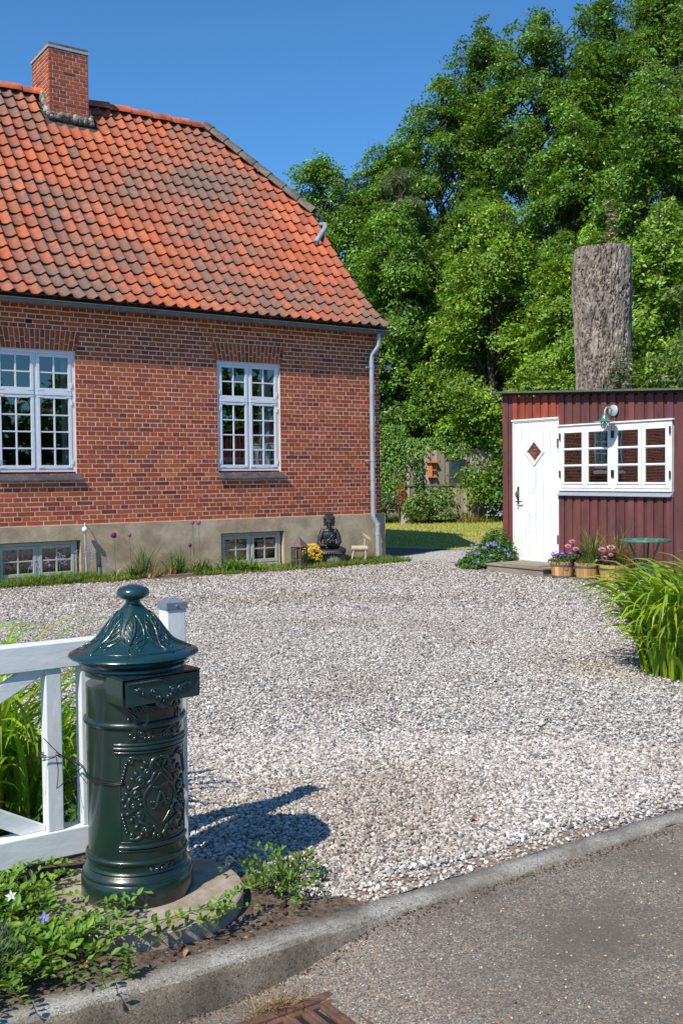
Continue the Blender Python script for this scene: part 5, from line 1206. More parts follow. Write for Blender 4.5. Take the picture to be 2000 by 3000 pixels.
prof_ = [(-hw_+.004,0),(-hw_+.004,-.080),(-.035,-.080)]+[(.030*cos(a), -.080-.022*sin(-a)) for a in np.linspace(pi, 2*pi, 9)]+[(.035,-.080),(hw_-.004,-.080),(hw_-.004,0)]
prof_ = [(x, z) for x, z in prof_]
n_ = len(prof_); V = [(x, -.004, z) for x, z in prof_]+[(x, .0, z) for x, z in prof_]
ff.add(xf(np.array(V), M2), [tuple(range(n_)), tuple(range(2*n_-1, n_-1, -1))]+[(i, n_+i, n_+(i+1)%n_, (i+1)%n_) for i in range(n_)])
flap = ff.build('flap', m_lid, pbx, bevel=.001)
fr = MB()
def fl_(s, z, l=0): return np.array(M2 @ Vector((s, -.005-l, z)))
for i in range(22): x = -hw_+.012+i*.0072; fr.tube([fl_(x, -.006, 0), fl_(x+.006, -.013, .001)], .0030, 6)
vol(fr, (.036,-.046), .014, pi*.9, 1.2, -1, .004, f=fl_); rel(fr, [(.050,-.046),(.066,-.036),(.082,-.030),(.094,-.026)], .0048, f=fl_); vol(fr, (.096,-.033), .007, pi*.5, .9, -1, .0035, f=fl_); vol(fr, (.060,-.048), .007, pi*.5, 1, -1, .003, f=fl_)
for s, z, ln, w, a in ((.014,-.066,.02,.004,-2.0),(.026,-.062,.018,.004,-1.6),(0,-.078,.02,.006,pi/2),(.075,-.044,.014,.003,-.8)): drop(fr, s, z, ln, w, a, f=fl_)
fr.build('flap_relief', m_lid, flap, smooth=True)
kh = MB(); kh.lathe([(0,0),(.009,0),(.009,.002),(0,.002)], 14); c = cyl(-.122, .405, -.0005); kh.v = [xf(kh.v[0], Matrix.Translation(c) @ Vector(((c-np.array([BX,BY,.405]))/R0)).to_track_quat('Z','Y').to_matrix().to_4x4())]; kh.build('keyhole', mat('black_hole', (.003,.003,.003), .9), body)
# leaf veins modelled on the dome
dz_ = np.array([p[1] for p in DOME])[::-1]; dr_ = np.array([p[0] for p in DOME])[::-1]
def dome(phi, z, l=0.): 
    r = float(np.interp(z, dz_, dr_)); return np.array([BX+(r+l*.8)*cos(phi), BY+(r+l*.8)*sin(phi), z+l*.6])
lv = MB()
for i in range(8):
    ph = -2.0+i*2*pi/8; Z = np.array([.948,.93,.905,.88,.86,.845,.832,.822]); lv.tube([dome(ph+.10*sin(k*.9), z, .001) for k, z in enumerate(Z)], [.0025,.004,.0048,.005,.005,.0045,.004,.003], 6)
    for j, z in enumerate((.915,.897,.880,.866,.853)):
        for s_ in (-1, 1):
            w = .10+.05*j; q = [(ph+.06, z), (ph+.06+s_*w*.5, z-.006), (ph+.06+s_*w*.95, z-.001 if j > 2 else z+.004)]
            q = [(ph+.04+s_*.03, z-.012), (ph+.05+s_*w, z+.004), (ph+.05+s_*(w+.10), z+.020)]
            lv.tube([dome(a, zz_, .0008) for a, zz_ in smooth_pts(q, 3)], .0028, 5)
    # leaf margin
    for s_ in (-1, 1): lv.tube([dome(ph+.04+s_*a, z, .0006) for a, z in smooth_pts([(.04,.945),(.24,.925),(.33,.898),(.30,.870),(.22,.850),(.10,.834)], 3)], .003, 5)
for q, r in ((.826,.003),): lv.tube([dome(a, q, .0005) for a in np.linspace(0, 2*pi, 65)], r, 5)
lv.build('leaf_relief', m_lid, lid, smooth=True)

# wire that ties the box to the gate
m_wire = mat('dark_wire', (.03,.032,.035), .4, 0, 5, 0, metal=.6)
w = MB(); c0 = cyl(-.122,.405,.004); rr_ = random.Random(4)
lead = [c0, cyl(-.16,.402,.006), cyl(-.21,.402,.006), cyl(-.26,.403,.008), np.array((1.21,3.36,.402)), np.array((1.20,3.50,.405)), np.array((1.135,3.525,.41)), np.array((1.125,3.55,.415)), np.array((1.205,3.545,.41))]
w.tube(smooth_pts(lead, 5), .0018, 6); w.tube(smooth_pts([p+np.array([0,-.003,.006]) for p in lead], 5), .0018, 6)
for a, b_ in (((1.20,3.40,.40),(1.08,3.36,.52)),((1.22,3.37,.40),(1.10,3.30,.36)),((1.17,3.505,.41),(1.165,3.49,.30)),((1.17,3.505,.41),(1.08,3.44,.425)),((1.20,3.42,.402),(1.25,3.30,.31)),((1.17,3.505,.41),(1.02,3.49,.41)),((1.21,3.38,.40),(1.14,3.42,.45))):
    a, b_ = np.array(a), np.array(b_); w.tube(smooth_pts([a, (a+b_)/2+np.array([rr_.uniform(-.01,.01) for _ in range(3)]), b_], 4), .0016, 5)
tag(w.build('binding_wire', m_wire, smooth=True), 'dark twisted wire tying the post box to the gate', 'wire')

# ================================================================== WHITE GATE AND POST
m_gate = mat('gate_white', (.72,.73,.74), .55, .12, 5, .8, 26, col2=(.58,.58,.56), vs2=14, split=.66, stretch=(.3,1,1), bdist=.003)
m_gatev = mat('gate_white_v', (.72,.73,.74), .55, .12, 5, .8, 26, col2=(.58,.58,.56), vs2=14, split=.66, stretch=(1,1,.3), bdist=.003)
gate = empty('garden_gate', (1.58, 3.54, G), 'white wooden garden gate with an X brace and square bars', 'gate')
gy0, gy1 = 3.515, 3.575
def plank(name, *a, m_=None): b = MB(); b.box(*a); return b.build(name, m_ or m_gate, gate, bevel=.004)
plank('top_rail', -1.45, 1.575, gy0-.008, gy1+.008, .722, .815); plank('bottom_rail', -1.45, 1.575, gy0-.008, gy1+.008, .042, .140)
for x0 in (1.268, 1.140, -.02, -.15, -1.42): plank('bar', x0, x0+(.075 if x0 in (1.268,-1.42) else .058), gy0, gy1, .1405, .7215, m_=m_gatev)
def brace(p, q, y0, y1):
    (xa, za), (xb, zb) = p, q; d = np.array([xb-xa, zb-za]); d = d/np.linalg.norm(d); n_ = np.array([-d[1], d[0]])*.029
    P = [(xa-n_[0], za-n_[1]), (xb-n_[0], zb-n_[1]), (xb+n_[0], zb+n_[1]), (xa+n_[0], za+n_[1])]
    P = clip_poly(P, 0, 1, .7215); P = clip_poly(P, 0, -1, -.1405); P = clip_poly(P, 1, 0, 1.139); P = clip_poly(P, -1, 0, -.039)
    b = MB(); b.prism(P, -y1, -y0, M=Matrix(((1,0,0,0),(0,0,-1,0),(0,1,0,0),(0,0,0,1)))); b.f = [f for f in b.f]; b.build('brace', m_gate, gate, bevel=.003)
brace((0.02, .125), (1.17, .755), gy0+.004, gy0+.028); brace((0.02, .745), (1.17, .108), gy0+.0285, gy1-.006)
post = empty('gate_post', (1.650, 3.56, G), 'white wooden gate post with a grey metal cap behind the post box', 'post')
b = MB(); b.box(1.612, 1.690, 3.521, 3.599, -.1, .895); b.build('shaft', m_gatev, post, bevel=.005)
b = MB(); b.box(1.607, 1.695, 3.516, 3.604, .893, .919); V = [(1.607,3.516,.919),(1.695,3.516,.919),(1.695,3.604,.919),(1.607,3.604,.919),(1.651,3.56,.936)]
b.add(V, [(0,1,4),(1,2,4),(2,3,4),(3,0,4)]); b.ell((1.65,3.515,.907),(.006,.004,.006),8,5); b.build('cap', mat('cap_zinc', (.20,.23,.29), .5, .2, 20, .1, 40, metal=.3), post, bevel=.002)

# ================================================================== ROAD GULLY
m_rg = mat('rusty_cast_iron', (.16,.075,.045), .85, .35, 18, .6, 70, col2=(.085,.05,.038), vs2=14)
gu = empty('drain_grate', (1.6, 2.2, road_z(1.6, 2.2)), 'rusty brown cast iron drain grate in the road at the kerb', 'drain grate')
zr = road_z(1.55, 2.3); gx0, gx1, gy0_, gy1_ = 1.30, 1.83, 1.93, 2.465
b = MB(); z1 = zr+.016; b.box(gx0, gx1, gy1_-.035, gy1_, zr-.03, z1); b.box(gx0, gx1, gy0_, gy0_+.035, zr-.03, z1); b.box(gx0, gx0+.035, gy0_+.035, gy1_-.035, zr-.03, z1); b.box(gx1-.035, gx1, gy0_+.035, gy1_-.035, zr-.03, z1)
b.build('frame', m_rg, gu, bevel=.006)
b = MB()
for i in range(7):
    x = gx0+.058+i*.062
    for (y0, y1) in ((gy1_-.275, gy1_-.045), (gy0_+.045, gy1_-.30)):
        n_ = 10; P = [(x+.012*cos(a), y0+.016+.012*sin(a)) for a in np.linspace(pi, 2*pi, n_)]+[(x+.012*cos(a), y1-.016+.012*sin(a)) for a in np.linspace(0, pi, n_)]
        O = [(x+.031*(1 if cos(a) > 0 else -1), y) for a, (_, y) in zip(list(np.linspace(pi, 2*pi, n_))+list(np.linspace(0, pi, n_)), P)]
        for s_ in (-1, 1): b.box(x+s_*.013 if s_ > 0 else x-.030, x+.030 if s_ > 0 else x-.013, y0+.016, y1-.016, zr-.02, z1-.002)
        b.box(x-.0301, x+.0301, y0-.010, y0+.0158, zr-.02, z1-.003); b.box(x-.0301, x+.0301, y1-.0158, y1+.004, zr-.02, z1-.003)
b.build('bars', m_rg, gu, bevel=.004)
MB().box(gx0+.036, gx1-.036, gy0_+.036, gy1_-.036, zr+.0015, zr+.003).build('pit', mat('pit_shade_black', (.012,.009,.008), .95), gu)  # black plate on the uncut road, its colour standing for the pit's shade
b = MB(); n = 170; q = np.c_[rng.normal(1.45, .05, n), rng.normal(2.475, .012, n), np.full(n, zr+.012)]
blades(b, q, rng.uniform(0, 2*pi, n), rng.uniform(.03, .09, n), .002, lift=rng.uniform(0, .8, n), droop=rng.uniform(.3, 1.6, n), seg=3, cols=np.array([.34,.23,.11])*rng.uniform(.5, 1.3, (n,1)))
tag(b.build('dry_straw', m_blade), 'tuft of dead dry straw caught at the back edge of the drain grate', 'straw', kind='stuff')
# ================================================================== LOW PLANTS NEAR THE POST BOX
def trailing(mb, pos, head, length, size, base, n_pair=8, rise=.05, stem=None):
    """one trailing shoot with opposite leaves"""
    p = np.array(pos, float); h = head; pts = [p.copy()]
    for k in range(n_pair):
        t = k/n_pair; h += rng.normal(0, .18); p = p+np.array([cos(h), sin(h), 0])*length/n_pair+np.array([0,0,rise*(.9-1.5*t)+rng.normal(0,.003)]); p[2] = max(p[2], pos[2]); pts.append(p.copy())
    Q = np.array(pts); mb.tube(Q, .0013, 4, (.10,.085,.03))
    for k in range(1, len(Q)):
        d = lnorm(Q[k]-Q[k-1]); sd = np.cross(d, [0,0,1.]); 
        for s_ in (-1, 1):
            ax = lnorm(sd*s_+d*.55+np.array([0,0,rng.uniform(.1,.9)])+rng.normal(0,.18,3)); nr = lnorm(np.array([0,0,1.])+rng.normal(0,.3,3)-ax*.2); nr = lnorm(nr-ax*(nr@ax)); X = np.cross(ax, nr); s = size*rng.uniform(.65,1.15)*(1-.35*k/len(Q))
            scatter(mb, *LEAF2, (Q[k]+ax*s*.55)[None], (X*s*.95)[None], (ax*s)[None], (nr*s)[None], greens(1, base, .22))
VB = (.15,.28,.030)
def clear_of_disc(x, y, r=.40): return math.hypot(x-1.335, y-3.165) > r
b = MB(); cnt = 0
while cnt < 430:
    x, y = rng.uniform(.15, 1.35), rng.uniform(2.84, 3.42)
    if not clear_of_disc(x, y, .37): continue
    if x > 1.0 and y > 3.0: continue
    dens = .45 if y < 2.9 else 1.
    if rng.random() > dens: continue
    trailing(b, (x, y, G+rng.uniform(0,.035)), rng.uniform(0, 2*pi), rng.uniform(.12,.26), .044, VB, rise=rng.uniform(.008,.030)); cnt += 1
for (x, y, h, L) in ((1.02,3.02,-.2,.34),(.98,2.95,.1,.30),(1.05,2.86,-.15,.36),(1.15,2.83,.0,.34),(1.25,2.82,.1,.32),(1.35,2.80,.15,.28),(1.0,3.1,-.5,.30),(1.10,2.90,.35,.30),(1.42,2.80,.3,.2),(1.2,2.80,.05,.3),(.95,3.3,.3,.22),(.98,3.45,.6,.25),(1.0,3.42,.2,.2)):
    trailing(b, (x, y, G+.03), h, L, .040, VB, rise=.03)
tag(b.build('periwinkle_cover', m_leafy), 'bright green periwinkle carpet trailing over the soil and the concrete slab left of the post box', 'ground cover', kind='stuff')
def small_clump(name, x, y, r, n, label, base=VB, size=.034, L=.12):
    b = MB()
    for i in range(n):
        a = rng.uniform(0, 2*pi); q = r*sqrt(rng.random()); trailing(b, (x+q*cos(a), y+q*sin(a), G), rng.uniform(0, 2*pi), rng.uniform(.5,1.2)*L, size, base, n_pair=6, rise=rng.uniform(.012,.05))
    return tag(b.build(name, m_leafy), label, 'plant')
small_clump('periwinkle_clump', 1.80, 3.02, .10, 34, 'small leafy clump at the gravel edge right of the post box slab', L=.13, base=(.11,.22,.03))
small_clump('periwinkle_shoot', 1.80, 2.88, .03, 3, 'single low shoot lying on the soil beside the kerb', L=.11)
b = MB(); wx, wy = 1.10, 2.71
for i in range(16):
    h = .03+.010*i/2; a0 = i*2.4; c = np.array([wx+.004*sin(i), wy, G+.012+.0055*i])
    for k in range(2): a = a0+k*pi; ax = lnorm(np.array([cos(a), sin(a), .35])); s = .036*(1-.02*i); nr = lnorm(np.array([0,0,1])-ax*.35); scatter(b, *LEAF2, (c+ax*s*.55)[None], (np.cross(ax,nr)*s*.7)[None], (ax*s)[None], (nr*s)[None], greens(1, (.13,.27,.03), .15))
b.tube([(wx,wy,G),(wx+.003,wy,G+.10)], .002, 5, (.1,.15,.03)); tag(b.build('kerb_weed', m_leafy), 'leafy weed growing out of the joint on top of the kerb', 'weed')
lav = empty('lavender_bush', (.72, 2.98, G), 'grey green needle leaved lavender bush at the left edge', 'bush')
b = MB(); n = 2600; d = lnorm(rng.normal(size=(n,3))); d[:,2] = np.abs(d[:,2]); pos = np.array([.74,2.98,G])+d*np.array([.20,.17,.17])*rng.uniform(.4,1,(n,1)); ax = lnorm(d+rng.normal(0,.35,(n,3))+[0,0,.6]); X = lnorm(np.cross(ax, rng.normal(size=(n,3)))); Z = np.cross(X, ax); L = rng.uniform(.014,.03,(n,1))
scatter(b, *LEAF, pos, X*L*.35, ax*L*1.3, Z*L*.4, greens(n, (.13,.19,.12), .2, .05)); b.build('foliage', m_leafy, lav)
b = MB()
for i in range(40): a = rng.uniform(0,2*pi); e = rng.uniform(.5,1.4); b.tube([(.74,2.98,G),(.74+.15*cos(a)*cos(e),2.98+.14*sin(a)*cos(e),G+.15*sin(e))], .002, 4)
b.build('stems', mat('grey_stem', (.12,.11,.07), .8), lav)
def five_petal(name, pos, r, col, label):
    b = MB(); p = np.array(pos); flower_heads(b, [p], r, col, 5, 1, up_=(-.4,-.6,.6)); b.ell(p, (.004,)*3, 6, 4, (.6,.5,.2)); b.tube([p, p-np.array([0,0,.06])], .0012, 4, (.1,.15,.05)); return tag(b.build(name, m_petal), label, 'flower')
five_petal('periwinkle_flower', (.965, 3.03, .055), .022, (.22,.17,.60), 'single violet periwinkle blossom among the leaves left of the post box')
five_petal('white_flower', (.895, 3.13, .105), .020, (.75,.78,.85), 'white blossom at the left edge above the periwinkle')
# ---------------- day lilies
m_lily = mat('lily_blade', (1,1,1), .38, .08, 30, 0, tint=True, trans=.38, spec=.5)
def lily(x, y, r, n, L, label, base, seed=0, wid=.022, elong=(1,1)):
    b = MB(); a = rng.uniform(0, 2*pi, n); q = r*np.sqrt(rng.random(n)); p = np.c_[x+q*np.cos(a)*elong[0], y+q*np.sin(a)*elong[1], np.full(n, G)]
    hd = a+rng.normal(0, .7, n); edge = q/r
    blades(b, p, hd, L*rng.uniform(.30, 1.1, n), wid*rng.uniform(.6, 1.2, n), lift=1.5-.12*edge+rng.normal(0,.06,n), droop=rng.uniform(2.0, 3.5, n), seg=10, cols=greens(n, base, .2, .12), fold=.5, pw=2.3)
    o = b.build('day_lily_clump', m_lily); return tag(o, label, 'plant')
lily(6.22, 4.52, .40, 760, 1.06, 'big arching clump of yellow green day lily leaves at the right edge', (.24,.37,.022), wid=.052)
lily(7.0, 4.75, .45, 420, 1.05, 'day lily clump behind the big one at the right edge', (.20,.33,.022), wid=.040)
lily(1.02, 4.28, .20, 190, 1.12, 'day lily clump seen between the bars of the white gate', (.25,.40,.024), wid=.034)
lily(1.30, 4.22, .15, 170, .78, 'day lily clump between the gate and the post box', (.22,.37,.024), wid=.032)
lily(.55, 4.45, .28, 210, 1.2, 'day lily clump at the left edge behind the gate', (.25,.40,.024), wid=.034)
lily(1.05, 4.75, .22, 120, .8, 'day lily clump at the back of the bed behind the gate', (.15,.29,.02), wid=.028)
b = MB(); leaf_mound(b, (1.35, 3.98, G+.02), (.18,.16,.14), 160, .045, (.07,.16,.03)); tag(b.build('broad_leaf_plant', m_leafy), 'low broad leaved plant under the lilies behind the gate bars', 'plant')

# ================================================================== PLANTS ALONG THE HOUSE
def verge(xr, yf, n, L, label, name='grass_verge', base=(.20,.25,.045)):
    x = rng.uniform(*xr, n); y0 = yf(x); y = y0+(13.93-y0)*rng.random(n)**1.3
    k = .55+.45*np.sin(x*2.3)*np.sin(x*.9+1); b = MB()
    blades(b, np.c_[x, y, np.full(n, G)], rng.uniform(0, 2*pi, n), L*rng.uniform(.4,1.2,n)*(.7+.5*k), .009, lift=rng.uniform(.6,1.5,n), droop=rng.uniform(.2,1.7,n), seg=4, cols=greens(n, base, .3, .25))
    return tag(b.build(name, m_blade), label, 'grass', kind='stuff')
verge((3.2, 10.35), lambda x: 13.08+.35*np.clip((6.4-x)/2.4, 0, 1)+.04*np.sin(x*7)+.55*np.exp(-((x-6.2)/.55)**2), 16000, .088, 'rough grass strip between the house wall and the gravel')
verge((8.6, 10.4), lambda x: 13.10+.03*np.sin(x*9), 3000, .10, 'longer grass below the birch deer and the log slice', base=(.11,.20,.03))
verge((3.2, 5.25), lambda x: 13.40+.04*np.sin(x*9), 3800, .145, 'tall lush grass in front of the cellar window at the left', base=(.12,.22,.03))
ed = MB(); 
for x0, x1, y in ((5.95, 6.62, 13.47), (6.64, 7.0, 13.50)): ed.box(x0, x1, y, y+.05, G-.02, G+.022)
tag(ed.build('bed_edging', m_grey_wood, bevel=.004), 'narrow weathered board edging the flower bed under the render', 'edging')
m_purple = mat('allium_petal', (1,1,1), .6, .1, 30, 0, tint=True, trans=.2)
def allium(x, y, z, r, col, label):
    t = empty('ornamental_onion', (x, y, G), label, 'flower', 'purple globe flowers along the plinth')
    b = MB(); b.tube(smooth_pts([(x+.02, y, G), (x+.012, y, z*.5), (x, y, z-r*.5)], 4), .0045, 6); b.build('stem', mat('allium_stem', (.12,.17,.06), .6), t)
    b = MB(); n = 260; d = lnorm(rng.normal(size=(n,3))); X, Y, Z = frames(d, size=r*.42); scatter(b, *LEAF, np.array([x,y,z])+d*r*rng.uniform(.75,1.02,(n,1)), X, Y, Z, np.array(col)*rng.uniform(.6,1.35,(n,1))); b.ell((x,y,z), (r*.72,)*3, 8, 6, np.array(col)*.5); b.build('flower_head', m_purple, t)
    n = 9; b = MB(); hd = rng.uniform(0, 2*pi, n); c = greens(n, (.14,.20,.04), .2); c[:3] = (.42,.33,.16); blades(b, np.tile([x+.02, y, G], (n,1)), hd, rng.uniform(.18,.32,n), .022, lift=rng.uniform(.9,1.4,n), droop=rng.uniform(.6,2.2,n), seg=6, cols=c, fold=.5); b.build('leaves', m_blade, t)
allium(5.435, 13.62, .575, .045, (.24,.03,.24), 'largest dark purple globe flower, leftmost along the render')
allium(5.672, 13.62, .565, .030, (.42,.14,.45), 'small lilac globe flower right of the largest one')
allium(6.62, 13.62, .375, .030, (.22,.03,.25), 'lowest dark purple globe flower near the second window')
allium(6.687, 13.66, .708, .030, (.42,.13,.45), 'left of the two tall lilac globe flowers reaching the bricks')
allium(6.755, 13.60, .708, .037, (.48,.16,.50), 'right and fuller one of the two tall lilac globe flowers')
def tuft(name, x, y, n, L, base, label, w=.01, r=.06, cat='grass', lift=(1.0,1.5), droop=(.2,1.4)):
    b = MB(); p = np.c_[rng.normal(x, r, n), rng.normal(y, r*.6, n), np.full(n, G)]
    blades(b, p, rng.uniform(0, 2*pi, n), L*rng.uniform(.5,1.15,n), w, lift=rng.uniform(*lift,n), droop=rng.uniform(*droop,n), cols=greens(n, base, .25), fold=.4); return tag(b.build(name, m_blade), label, cat)
tuft('grass_tuft', 5.90, 13.62, 90, .55, (.15,.18,.07), 'tall grey green grass tuft between the purple flowers and the second window', .011, .07)
tuft('dry_tuft', 6.02, 13.52, 60, .14, (.42,.29,.15), 'straw coloured dead leaves at the foot of the tall grass tuft', .02, .07, 'plant')
tuft('dry_tuft', 6.28, 13.55, 60, .16, (.40,.24,.11), 'brown dead leaf heap between the two grass tufts', .02, .05, 'plant')
tuft('grass_tuft', 6.42, 13.62, 80, .40, (.10,.20,.04), 'shorter green grass tuft right of the brown dead leaves', .014, .06)
tuft('onion_leaves', 6.80, 13.5, 40, .26, (.10,.22,.03), 'green strap leaves below the two tall lilac flowers', .028, .08, 'plant')
tuft('daylily_tuft', 7.22, 13.42, 120, .34, (.14,.25,.03), 'low green leaf tuft left of the right cellar window', .024, .12, 'plant', (.6,1.4))
tuft('daylily_tuft', 7.55, 13.40, 110, .24, (.19,.29,.04), 'yellow green leaf rosette in front of the right cellar window', .028, .10, 'plant', (.4,1.2), (.2,1.2))
tuft('iris_leaves', 5.70, 13.58, 22, .26, (.07,.19,.03), 'dark green leaves at the foot of the small lilac flower', .03, .03, 'plant')
BLB = ['bluebell spike '+q for q in ('leftmost but one, before the left cellar pane','left of the mullion of the left cellar window','just right of the cellar window mullion','in front of the right cellar sash, shorter one','in front of the right cellar sash, lower middle','near the right edge of the left cellar window','tallest, at the foot of the white capped vent pipe','directly beside the white capped vent pipe','lone and short, right of the garden light','at the far left of the cellar window')]
for i, (x, h) in enumerate(((4.32,.38),(4.42,.33),(4.55,.36),(4.68,.42),(4.78,.38),(4.90,.44),(5.02,.50),(5.08,.46),(5.33,.30),(4.20,.34))):
    t = empty('bluebell', (x, 13.70, G), 'pale blue bell flower spike in front of the left cellar window', 'flower', 'bluebells at the left cellar window'); t['label'] = BLB[i]
    b = MB(); lean = rng.normal(0,.04); b.tube([(x,13.7,G),(x+lean*.4,13.7,G+h*.6),(x+lean,13.69,G+h)], .0035, 5); b.build('stem', bpy.data.materials['allium_stem'], t)
    b = MB(); 
    for k in range(12): z = G+h*(.62+.38*k/12); q = (x+lean*(z-G)/h+rng.normal(0,.016), 13.69+rng.normal(0,.016), z); flower_heads(b, [q], .016, (.30,.28,.58), 5, 1)
    b.build('bells', m_petal, t)
# ---------------- periwinkle bush with blue flowers at the shed corner
pv = empty('periwinkle_bush', (10.5, 11.45, G), 'dense green bush with blue violet flowers at the left corner of the red shed', 'bush')
b = MB()
for cx, cy_, cz_, rx, ry, rz, n in ((10.72,11.42,.08,.28,.34,.50,1700),(10.50,11.50,.0,.30,.36,.28,1300),(10.32,11.55,-.02,.22,.30,.16,800),(10.80,11.62,.1,.18,.20,.42,500)): leaf_mound(b, (cx,cy_,cz_), (rx,ry,rz), n, .050, (.065,.155,.03))
b.build('foliage', m_leafy, pv)
b = MB()
for i in range(30):
    a = rng.uniform(pi*.75, pi*1.75); e = rng.uniform(.1, 1.3); flower_heads(b, [(10.55+.38*cos(a)*cos(e), 11.47+.42*sin(a)*cos(e), .02+.42*sin(e)*rng.uniform(.8,1))], .028, (.22,.21,.62), 5, 1, up_=(-.7,-.5,.5))
b.build('blossoms', m_petal, pv)

# ================================================================== BACKGROUND: FENCE, HEDGE, TREES
m_fence = mat('silvered_plank', (1,1,1), .9, .3, 4, .5, 30, tint=True, stretch=(3,3,.3))
A = np.array([17.75, 25.75]); Bp = np.array([23.2, 21.15]); dv = lnorm(Bp-A); nv = np.array([dv[1], -dv[0]]); Ls = np.linalg.norm(Bp-A)
if nv @ np.array([-.57,-.82]) < 0: nv = -nv
fe = empty('plank_fence', (*((A+Bp)/2), G), 'weathered grey plank fence overgrown by ivy behind the lawn', 'fence')
b = MB(); t = 0.; k = 0
while t < Ls:
    w = rng.uniform(.10,.15); h = 2.15+rng.normal(0,.04)+(.12 if 2.2 < t < 2.6 else 0); o = .0 if k % 2 else .022
    M_ = Matrix(((dv[0], nv[0], 0, A[0]), (dv[1], nv[1], 0, A[1]), (0,0,1,0), (0,0,0,1)))
    b.box(t, t+w-.01, o, o+.02, G, h, np.array([.30,.26,.20])*rng.uniform(.6,1.25), M=M_); t += w*.86; k += 1
b.build('planks', m_fence, fe)
b = MB()
for z in (.45, 1.12, 1.8): b.box(0, Ls, -.05, -.001, z, z+.09, (.22,.19,.15), M=M_)
b.box(1.2, 4.3, .045, .075, 1.02, 1.08, (.13,.11,.09), M=M_); b.build('rails', m_fence, fe)
def on_f(t, o, z): p = A+dv*t+nv*o; return (p[0], p[1], z)
tb_ = ((19.5-A[0])*dv[0]+(23.58-A[1])*dv[1])
bh = empty('bird_house', on_f(tb_, .12, 1.3), 'orange wooden bird feeder hanging on the plank fence', 'bird house')
b = MB(); oc = (.52,.18,.055)
b.box(tb_-.13, tb_+.13, .05, .07, 1.30, 1.76, oc, M=M_); b.box(tb_-.16, tb_+.16, .07, .24, 1.74, 1.78, oc, M=M_); b.box(tb_-.14, tb_+.14, .07, .20, 1.29, 1.32, oc, M=M_); b.box(tb_-.12, tb_+.0, .07, .16, 1.32, 1.735, oc, M=M_); b.box(tb_+.0, tb_+.12, .07, .18, 1.50, 1.53, oc, M=M_); b.box(tb_+.03, tb_+.05, .07, .16, 1.55, 1.73, (.06,.02,.01), M=M_); b.build('box', mat('orange_board', (1,1,1), .7, .2, 10, tint=True), bh)
tm = tb_+.78
mw = empty('framed_mirror', on_f(tm, .1, 1.1), 'dark framed mirror fixed to the plank fence right of the bird feeder', 'mirror')
b = MB(); b.box(tm-.24, tm+.24, .045, .06, 1.12, 1.78, (.2,.2,.2), M=M_); b.build('mirror_glass', mat('dim_mirror', (.10,.11,.11), .15, .4, 3, 0, metal=.8), mw)
b = MB(); 
for a_ in ((tm-.28, tm-.24, 1.08, 1.82), (tm+.24, tm+.28, 1.08, 1.82), (tm-.2401, tm+.2401, 1.78, 1.82), (tm-.2401, tm+.2401, 1.04, 1.12)): b.box(a_[0], a_[1], .045, .085, a_[2], a_[3], (.08,.075,.07), M=M_)
b.build('frame', m_fence, mw)
b = MB(); nn = 18; b.tube([(18.22,23.2,G),(18.22,23.2,.18),(18.24,23.2,.32)], [.20,.15,.13], 14); tag(b.build('tree_stump', mat('stump_wood', (.30,.24,.19), .9, .4, 8, 1., 20), smooth=40), 'small sawn stump at the back edge of the lawn', 'stump')

m_fol = mat('tree_leaf', (1,1,1), .40, .12, 3, 0, tint=True, trans=.31, spec=.55)
m_trunk = mat('dark_bark', (.075,.062,.048), .95, .3, 5, .8, 18, stretch=(1,1,.3))
def sprays(mb, centres, outward, r, n_leaf, size, base, tmpl=LEAF, flat=.30, droop=.35, vr=.22):
    """flattened leafy sprays: discs of leaves tilted outwards and drooping"""
    n = len(centres); o = lnorm(outward*np.array([1,1,.35])+rng.normal(0,.35,(n,3))); upv = lnorm(np.array([0,0,1.])+o*.55+rng.normal(0,.25,(n,3)))
    side = lnorm(np.cross(o, upv)); o2 = np.cross(upv, side)
    q = np.sqrt(rng.random((n, n_leaf)))*r*rng.uniform(.6,1.25,(n,1)); a = rng.uniform(0, 2*pi, (n, n_leaf))
    u = q*np.cos(a)*1.25; v = q*np.sin(a)*.75; w = rng.normal(0, flat*r*.35, (n, n_leaf))-droop*(q**2)/r
    pos = centres[:,None]+o2[:,None]*u[...,None]+side[:,None]*v[...,None]+upv[:,None]*w[...,None]
    nr = upv[:,None]+rng.normal(0,.50,(n,n_leaf,3)); pos = pos.reshape(-1,3); N = len(pos)
    X, Y, Z = frames(nr.reshape(-1,3), size=size*rng.uniform(.6,1.35,N)); sc = np.repeat(rng.uniform(1-vr,1+vr,(n,1)), n_leaf, 0)
    scatter(mb, *tmpl, pos, X, Y, Z, greens(N, base, .20, .14)*sc)
